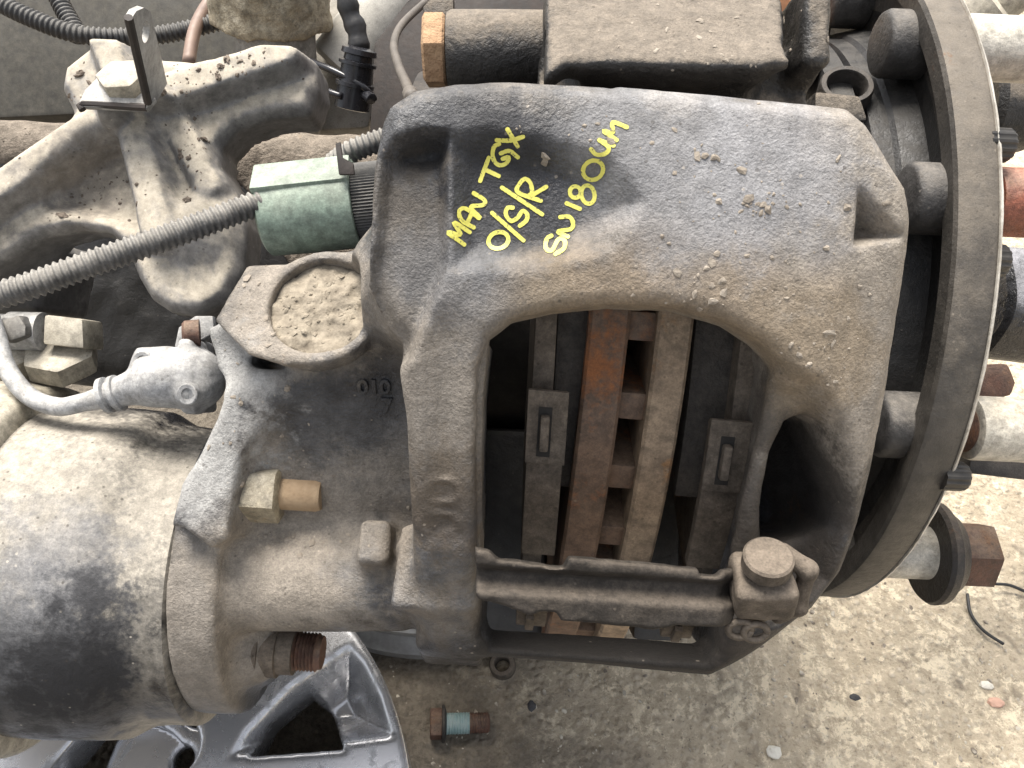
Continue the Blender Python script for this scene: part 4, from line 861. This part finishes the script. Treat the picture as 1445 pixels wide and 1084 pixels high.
# fittings on the rear chamber
fi = Thing('air_fitting', 'dusty air line fitting with square block on top of the brake chamber', 'fitting')
v, f = slab([(62, 444), (116, 450), (118, 492), (60, 486)], 128, 20, 1.5); fi.add('square_block', mk_mesh('square_block', v, f, CRM))
a_ = P(-20, 466, 122); b_ = P(62, 468, 122); v, f = lathe(a_, b_ - a_, [(0, 8), (12, 8), (12.5, 9.2), (np.linalg.norm(b_ - a_), 9.2)], 32); fi.add('connector', mk_mesh('connector', v, f, SEN))
v, f = slab([(0, 452), (26, 444), (36, 460), (36, 474), (8, 484), (-10, 480)], 136, 8, 1.5); fi.add('catch', mk_mesh('catch', v, f, COND))
for (px, py) in ((20, 504), (92, 506)):
    v, f = hexbar(P(px, py + 12, 112), nrm((.05, .75, .66)), 17, 12, ref=(1, 0, .2)); fi.add('hex_base', mk_mesh('hex_base', v, f, CRM))
fi.finish()
# ---- post, connector, ties, thin wire
po = Thing('round_post', 'grey upright round post with a crusty cream collar', 'post')
pb = P(398, 175, -70); pd = nrm(P(384, -10, -18) - pb); Lp = np.linalg.norm(P(384, -10, -18) - pb)
PST = grime('post_paint', (.30, .285, .26), (.36, .34, .3), (.42, .385, .32), dust_lo=.3, dust_hi=1.2, rough=.6, bump=.3, rust_lo=.8, rust_hi=.9)
v, f = lathe(pb - pd*60, pd, [(0, 27), (Lp + 100, 26)], 48); po.add('shaft', mk_mesh('shaft', v, f, PST))
cc = P(383, 16, -34); gq = Grid(cc - 62, cc + 62, 2.2); 
dq = gq.cyl(cc - pd*9, cc + pd*30, 39) + 4*gq.noise(11, 2) + 2.4*gq.noise(5, 3); po.add('crusty_collar', np_mesh('crusty_collar', *gq.mesh(dq), grime('cream_crust', (.50, .44, .32), (.42, .35, .24), (.58, .53, .42), rust=(.42, .28, .12), dust_lo=.2, dust_hi=1, rust_lo=.6, rust_hi=.75, rough=.9, bump=.9, bscale=260, bdist=.002)))
po.finish()
cn = Thing('cable_connector', 'black cable connector strapped to the post by cable ties', 'connector')
a_, b_ = P(496, 154, 0), P(508, 66, 14); dr = nrm(b_ - a_); L = np.linalg.norm(b_ - a_)
GLB = plain('glossy_black_plastic', (.014, .014, .016), (.022, .022, .026), .25, .15, 150)
v, f = lathe(a_, dr, [(0, 9.5), (.5, 11), (L*.36, 10.4), (L*.37, 12), (L*.43, 12), (L*.44, 10.2), (L*.7, 9.8), (L*.71, 11.6), (L*.76, 11.6), (L*.78, 9), (L*.86, 8.6), (L*.88, 11), (L*.96, 10.5), (L, 7)], 32); bo_ = cn.add('body', mk_mesh('body', v, f, GLB))
v, f = tube([b_ - dr*2, P(503, 42, 16), P(494, 20, 18), P(488, -10, 22), P(484, -40, 26)], 6.4, 12, 3, lambda s_, L_: 6.2 + .7*math.sin(s_*.55)); cn.add('cable', mk_mesh('cable', v, f, RUB, angle=None))
for q in ([P(436, 86, 4), P(470, 100, 12), P(505, 118, 14), P(522, 132, 10), P(528, 140, 4)], [P(440, 118, 2), P(465, 130, 10), P(482, 136, 12)]):
    v, f = tube(q, 2.1, 8, 2); cn.add('cable_tie', mk_mesh('cable_tie', v, f, GLB, angle=None))
v, f = lathe(P(516, 134, 10), nrm((.6, -.5, .5)), [(0, 3.4), (7, 3.4), (7.5, 2.6)], 14); cn.add('tie_head', mk_mesh('tie_head', v, f, GLB))
cn.finish()
v, f = tube([P(640, -30, 40), P(604, 0, 60), P(568, 34, 90), P(556, 62, 120), P(562, 92, 160), P(574, 120, 205), P(582, 140, 232)], 2.0, 10, 3, lambda s_, L_: 2.0 if s_ < L_ - 14 else 2.9)
single('thin_wire', mk_mesh('thin_wire', v, f, plain('weathered_wire', (.07, .06, .05), (.11, .095, .08), .6, .2, 200), angle=None), 'thin dark wire curving down behind the top corner of the caliper', 'wire')

# ================================================================== BACKGROUND PARTS
BEI = grime('beige_panel', (.36, .335, .285), (.42, .39, .335), (.46, .425, .36), dust_lo=.3, dust_hi=1.3, dust_amt=.5, rust_lo=.85, rust_hi=.92, rough=.5, bump=.15, bscale=150, specks=.4)
BEI2 = grime('pale_panel', (.50, .48, .43), (.56, .535, .48), (.58, .55, .48), dust_lo=.3, dust_hi=1.3, dust_amt=.5, rust_lo=.9, rust_hi=.95, rough=.4, bump=.1, bscale=150, specks=.2)
OLV = grime('dark_olive_panel', (.045, .042, .033), (.06, .056, .045), (.10, .09, .072), dust_lo=.2, dust_hi=1.3, dust_amt=.5, rust_lo=.85, rust_hi=.95, rough=.7, bump=.2, bscale=120, specks=.3)
def block(name, label, cat, pix, z, depth, mat, dirv=(0, 0, -1), bev=3):
    v, f = slab(pix, z, depth, bev, dirv); return single(name, mk_mesh(name, v, f, mat), label, cat)
block('chassis_panel', 'dark olive chassis panel behind the cast bracket', 'panel', [(-80, -60), (345, -60), (345, 150), (-80, 170)], -150, 40, OLV)
block('side_panel', 'flat beige panel behind the black cable connector', 'panel', [(415, -60), (524, -60), (534, 120), (520, 180), (430, 185)], -85, 30, BEI)
# pale tank with a sloping underside
ta = Thing('pale_tank', 'pale rounded tank behind the thin wire', 'tank', single=True)
a_, b_ = P(520, 60, -70), P(620, -60, -60); v, f = lathe(a_ - nrm(b_-a_)*30, b_ - a_, [(0, 22), (3, 27), (40, 28), (110, 28), (130, 20)], 48, ref=(0, 0, 1)); ta.add('pale_tank', mk_mesh('pale_tank', v, f, BEI2)); ta.finish()
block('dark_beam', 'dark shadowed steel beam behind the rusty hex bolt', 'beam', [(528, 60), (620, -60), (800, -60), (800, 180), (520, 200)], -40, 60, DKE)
block('steel_plate', 'small grey dusty plate above the rusty hex bolt', 'plate', [(596, 10), (612, -8), (640, -8), (640, 26), (600, 30)], 130, 8, CAR, bev=1)
# slotted rusty disc edge, ring and block beyond the carrier
SLR = plain('orange_rust', (.42, .19, .085), (.30, .14, .07), .9, .4, 160)
sr = Thing('rusty_slotted_ring', 'orange rusty slotted plate between carrier and stud heads', 'plate')
pz_ = 60.0
for i, q in enumerate(([(1112, -40), (1132, -40), (1130, 54), (1116, 54)], [(1144, -40), (1172, -40), (1156, 54), (1138, 54)])):
    v, f = slab(q, pz_, 30, 1); sr.add('strip', mk_mesh('strip', v, f, SLR))
for (y0, y1) in ((-30, -14), (6, 18), (42, 54)):
    v, f = slab([(1129, y0), (1146, y0), (1144, y1), (1128, y1)], pz_ - 1, 28, .5); sr.add('bridge', mk_mesh('bridge', v, f, SLR))
v, f = slab([(1172, -40), (1186, -40), (1170, 60), (1158, 60)], pz_ - 4, 30, 1); sr.add('side_web', mk_mesh('side_web', v, f, STEEL))
sr.finish()
v, f = slab([(1118, 56), (1172, 56), (1165, 90), (1150, 110), (1120, 100)], 110, 24, 2); single('support_block', mk_mesh('support_block', v, f, CAR), 'grey dusty support block under the orange slotted plate', 'block')
ri = Thing('sleeve_ring', 'dark open sleeve end between carrier and hub', 'sleeve', single=True)
n_ = nrm((-.1, .45, .87)); c = P(1196, 118, 128); v, f = lathe(c - n_*34, n_, [(0, 9), (0, 12.5), (33, 12.5), (34, 11.8), (34, 9.6), (33, 9), (2, 8.5)], 48, cap=False); ri.add('sleeve_ring', mk_mesh('sleeve_ring', v, f, STEELD)); ri.finish()
v, f = slab([(1150, 128), (1214, 134), (1226, 170), (1150, 176)], 160, 40, 2); single('machined_block', mk_mesh('machined_block', v, f, CAR), 'tan dusty block beneath the open sleeve end', 'block')
# far right: wet black axle tube and rust pieces beyond the studs
WET = grime('wet_black_paint', (.03, .031, .035), (.045, .046, .05), (.32, .32, .34), dust_lo=.55, dust_hi=1.0, dust_amt=.75, rust=(.3, .2, .1), rust_lo=.72, rust_hi=.82, rough=.3, bump=.7, bscale=200, bdist=.0015)
a_ = P(1380, 425, 10); v, f = lathe(a_, nrm((1, -.05, 0)), [(0, 30), (3, 34), (60, 35), (300, 36)], 64, rfun=lambda t, r, th: r*(1 + .03*math.sin(5*th + t*.1))); single('far_axle_tube', mk_mesh('far_axle_tube', v, f, WET), 'shiny black painted tube lying beyond the wheel studs', 'tube')
a_ = P(1380, 150, -30); v, f = lathe(a_, nrm((1, .02, 0)), [(0, 24), (4, 29), (30, 29), (32, 22), (60, 22), (62, 32), (300, 32)], 56); single('far_shaft', mk_mesh('far_shaft', v, f, CAR), 'dusty stepped shaft beyond the highest wheel stud', 'shaft')
a_ = P(1375, 30, -10); v, f = lathe(a_, nrm((.6, .5, .6)), [(0, 18), (2, 22), (14, 22), (16, 14), (40, 14)], 40); single('far_flange_nut', mk_mesh('far_flange_nut', v, f, CRM), 'pale flanged nut above the highest wheel stud', 'nut')
v, f = slab([(1378, 520), (1424, 512), (1436, 540), (1428, 560), (1380, 562)], 60, 20, 3); single('rust_lump', mk_mesh('rust_lump', v, f, RUSTB), 'brown rusty lug under the shiny black tube', 'lug')
v, f = slab([(1372, 640), (1500, 648), (1500, 684), (1366, 668)], 20, 30, 2); single('dark_rail', mk_mesh('dark_rail', v, f, STEELD), 'dark steel rail behind the third wheel stud', 'rail')

# ================================================================== ALLOY WHEELS ON THE GROUND
ALU = MatB('silver_wheel_lacquer')
n1 = ALU.noise(60, 6, .7, .5); n2 = ALU.noise(500, 3, .6)
gm_ = ALU.ramp(n1, .52, .66); colA = ALU.mix(ALU.math('MULTIPLY', gm_, .55), (.56, .56, .57), (.17, .165, .165)); ALU.bump(n2, .06, .0004)
ALUM = ALU.done(colA, ALU.math('ADD', .26, ALU.math('MULTIPLY', gm_, .3)), .75)
wn = nrm(UP + np.array([.06, -.10, .16])); wp = PG(420, 1000, 95)
_, wu, wv = frame(wn, (1, 0, 0))
def wheel_grid():
    class LG(Grid): pass
    def L(px, py): q = PP(px, py, wp, wn) - wp; return (q @ wu, q @ wv)
    gw = Grid((-260, -230, -110), (130, 160, 14), 1.8)
    pts = [L(x, y) for x, y in [(498, 885), (522, 918), (545, 965), (565, 1025), (578, 1084), (582, 1160)]]
    # circle through three rim points
    (x1, y1), (x2, y2), (x3, y3) = pts[0], pts[2], pts[4]
    A = np.array([[x2-x1, y2-y1], [x3-x1, y3-y1]]); B = .5*np.array([x2*x2-x1*x1+y2*y2-y1*y1, x3*x3-x1*x1+y3*y3-y1*y1]); c = np.linalg.solve(A, B); R = math.hypot(x1-c[0], y1-c[1])
    print('wheel centre', c, 'R', R)
    r = np.sqrt((gw.x - c[0])**2 + (gw.y - c[1])**2)
    zf = -4 + 0*r
    def pz(l): return gw.poly([L(x, y) for x, y in l])
    w1 = pz([(318, 1072), (340, 1030), (405, 962), (494, 903), (520, 932), (544, 980), (562, 1042), (440, 1060)])
    w1d = -38*sstep(-w1, 0, 24)
    up = pz([(130, 1030), (200, 1010), (330, 950), (430, 900), (440, 800), (100, 850), (60, 1000)])
    zf = zf + w1d
    d = smax(r - R, gw.z - zf, 3); d = smax(d, np.where(r > R - 14, -105 - gw.z, -50 - gw.z + 0*zf), 2)
    hole = pz([(350, 1066), (374, 1018), (430, 972), (458, 994), (484, 1056)])
    d = smax(d, -(hole + 0*gw.z), 3)
    # lug recess and small drillings
    for (px, py, rad, dep) in ((232, 1052, 19, 26), (270, 986, 13, 60), (160, 1037, 4, 10), (178, 1066, 3.4, 20), (160, 1105, 36, 40)):
        q = L(px, py); rr_ = np.sqrt((gw.x - q[0])**2 + (gw.y - q[1])**2) - rad; d = smax(d, -np.maximum(rr_, -dep - gw.z), 2.5)
    q = L(238, 1064); rr_ = np.sqrt((gw.x - q[0])**2 + (gw.y - q[1])**2) - 8; d = smax(d, -(rr_ + 0*gw.z), 2)
    e = pz([(110, 1084), (128, 1040), (140, 1020), (128, 1010), (60, 1090)]); d = smax(d, -(e + 0*gw.z), 2)
    return gw, d
gw, dw = wheel_grid(); Vw, Qw = gw.mesh(dw); Vw = wp + Vw[:, :1]*wu + Vw[:, 1:2]*wv + Vw[:, 2:]*wn
single('alloy_wheel', np_mesh('alloy_wheel', Vw, Qw, ALUM), 'scuffed silver alloy wheel with triangular opening, lying under the brake chamber', 'wheel')
ALU2 = plain('dull_silver_rim', (.42, .42, .41), (.20, .195, .19), .45, .2, 60, .4)
near_ = PG(590, 933, 2); rc2 = near_ + nrm(MW.T @ np.array([0, 1., 0]))*170
v, f = lathe(rc2, UP, [(0, 150), (0, 166), (6, 171), (14, 171), (17, 165), (20, 160), (34, 158), (38, 166), (44, 167), (60, 150), (80, 146), (80, 140)], 140, cap=False); single('car_wheel', mk_mesh('car_wheel', v, f, ALU2), 'dull silver wheel lying on the ground beneath the caliper, only its rim showing', 'wheel')

# ================================================================== SMALL THINGS ON THE GROUND
lb = Thing('loose_bolt', 'loose flanged bolt with a blue-green coated thread lying on the concrete', 'bolt')
a_ = PG(607, 1022, 9); b_ = PG(678, 1020, 7); axd = nrm(b_ - a_)
v, f = hexbar(a_, axd, 11, 9, ref=tuple(UP)); hd = lb.add('hex_head', mk_mesh('hex_head', v, f, RUSTB))
v, f = lathe(a_ + axd*8.5, axd, [(0, 12.5), (1.6, 13), (3, 9)], 32); lb.add('flange', mk_mesh('flange', v, f, STEELD))
TEAL = plain('teal_thread_coating', (.20, .30, .30), (.30, .36, .35), .5, .3, 300)
v, f = lathe(a_ + axd*11, axd, [(0, 7.2)] + [(1 + i*1.0, 7.2 + .3*(-1)**i) for i in range(17)], 28); lb.add('coated_thread', mk_mesh('coated_thread', v, f, TEAL))
v, f = lathe(a_ + axd*28, axd, [(0, 7.0)] + [(1 + i*1.0, 6.9 + .3*(-1)**i) for i in range(13)] + [(14.5, 5.5)], 28); lb.add('bare_thread', mk_mesh('bare_thread', v, f, RUSTB))
lb.finish()
v, f = lathe(PG(710, 942, 0), nrm(UP + np.array([-.1, -.05, .1])), [(0, 5), (0, 9.2), (2, 10), (9, 10), (11, 9), (11.5, 7.5), (11, 6), (9, 5.2), (0, 5)], 40, cap=False); single('spacer_ring', mk_mesh('spacer_ring', v, f, STEEL), 'small rusty spacer ring standing on the concrete beside the caliper', 'ring')
v, f = tube([PG(1365, 838, 4), PG(1370, 866, 3), PG(1388, 890, 3), PG(1416, 909, 2)], 1.3, 8, 3)
single('black_wire_end', mk_mesh('black_wire_end', v, f, RUB, angle=None), 'short curved black wire end on the ground under the wheel nut', 'wire')
v, f = tube([PG(1405, 824, 10), PG(1425, 826, 8), PG(1450, 836, 6), PG(1490, 850, 4)], 1.3, 8, 3)
single('black_wire', mk_mesh('black_wire', v, f, RUB, angle=None), 'thin black wire trailing off from beside the hex wheel nut', 'wire')
LF = plain('pink_chip', (.58, .36, .27), (.48, .3, .22), .8, .2, 200); LF2 = plain('pale_chip', (.72, .69, .60), (.6, .56, .48), .8, .2, 200); LF3 = plain('dark_chip', (.04, .04, .045), (.08, .075, .07), .8, .3, 200)
for (px, py, sx, sy, m, lab, nm) in ((1404, 992, 12, 6, LF, 'pinkish flat stone chip lying on the pale concrete', 'stone_chip'), (1391, 968, 10, 5, LF2, 'off-white flat stone chip lying on the pale concrete', 'stone_chip'), (1092, 1062, 11, 8, LF2, 'cream pebble chip on the darker concrete', 'stone_chip'), (1205, 985, 9, 4, LF3, 'dark bluish broken clinker on the pale concrete', 'clinker_chip'), (750, 997, 6, 6, LF3, 'small black stone beyond the loose bolt', 'stone_chip')):
    c = W(PG(px, py, 0)); bm = bmesh.new(); bmesh.ops.create_icosphere(bm, subdivisions=2, radius=1); k = .0005
    for q in bm.verts: j = 1 + (rr.random()-.5)*.35; q.co = Vector((c[0] + q.co.x*j*sx*k, c[1] + q.co.y*j*sy*k*1.3, c[2] + .0012 + q.co.z*.0022*j))
    me = bpy.data.meshes.new(nm); bm.to_mesh(me); bm.free(); me.materials.append(m); single(nm, me, lab, 'stone')
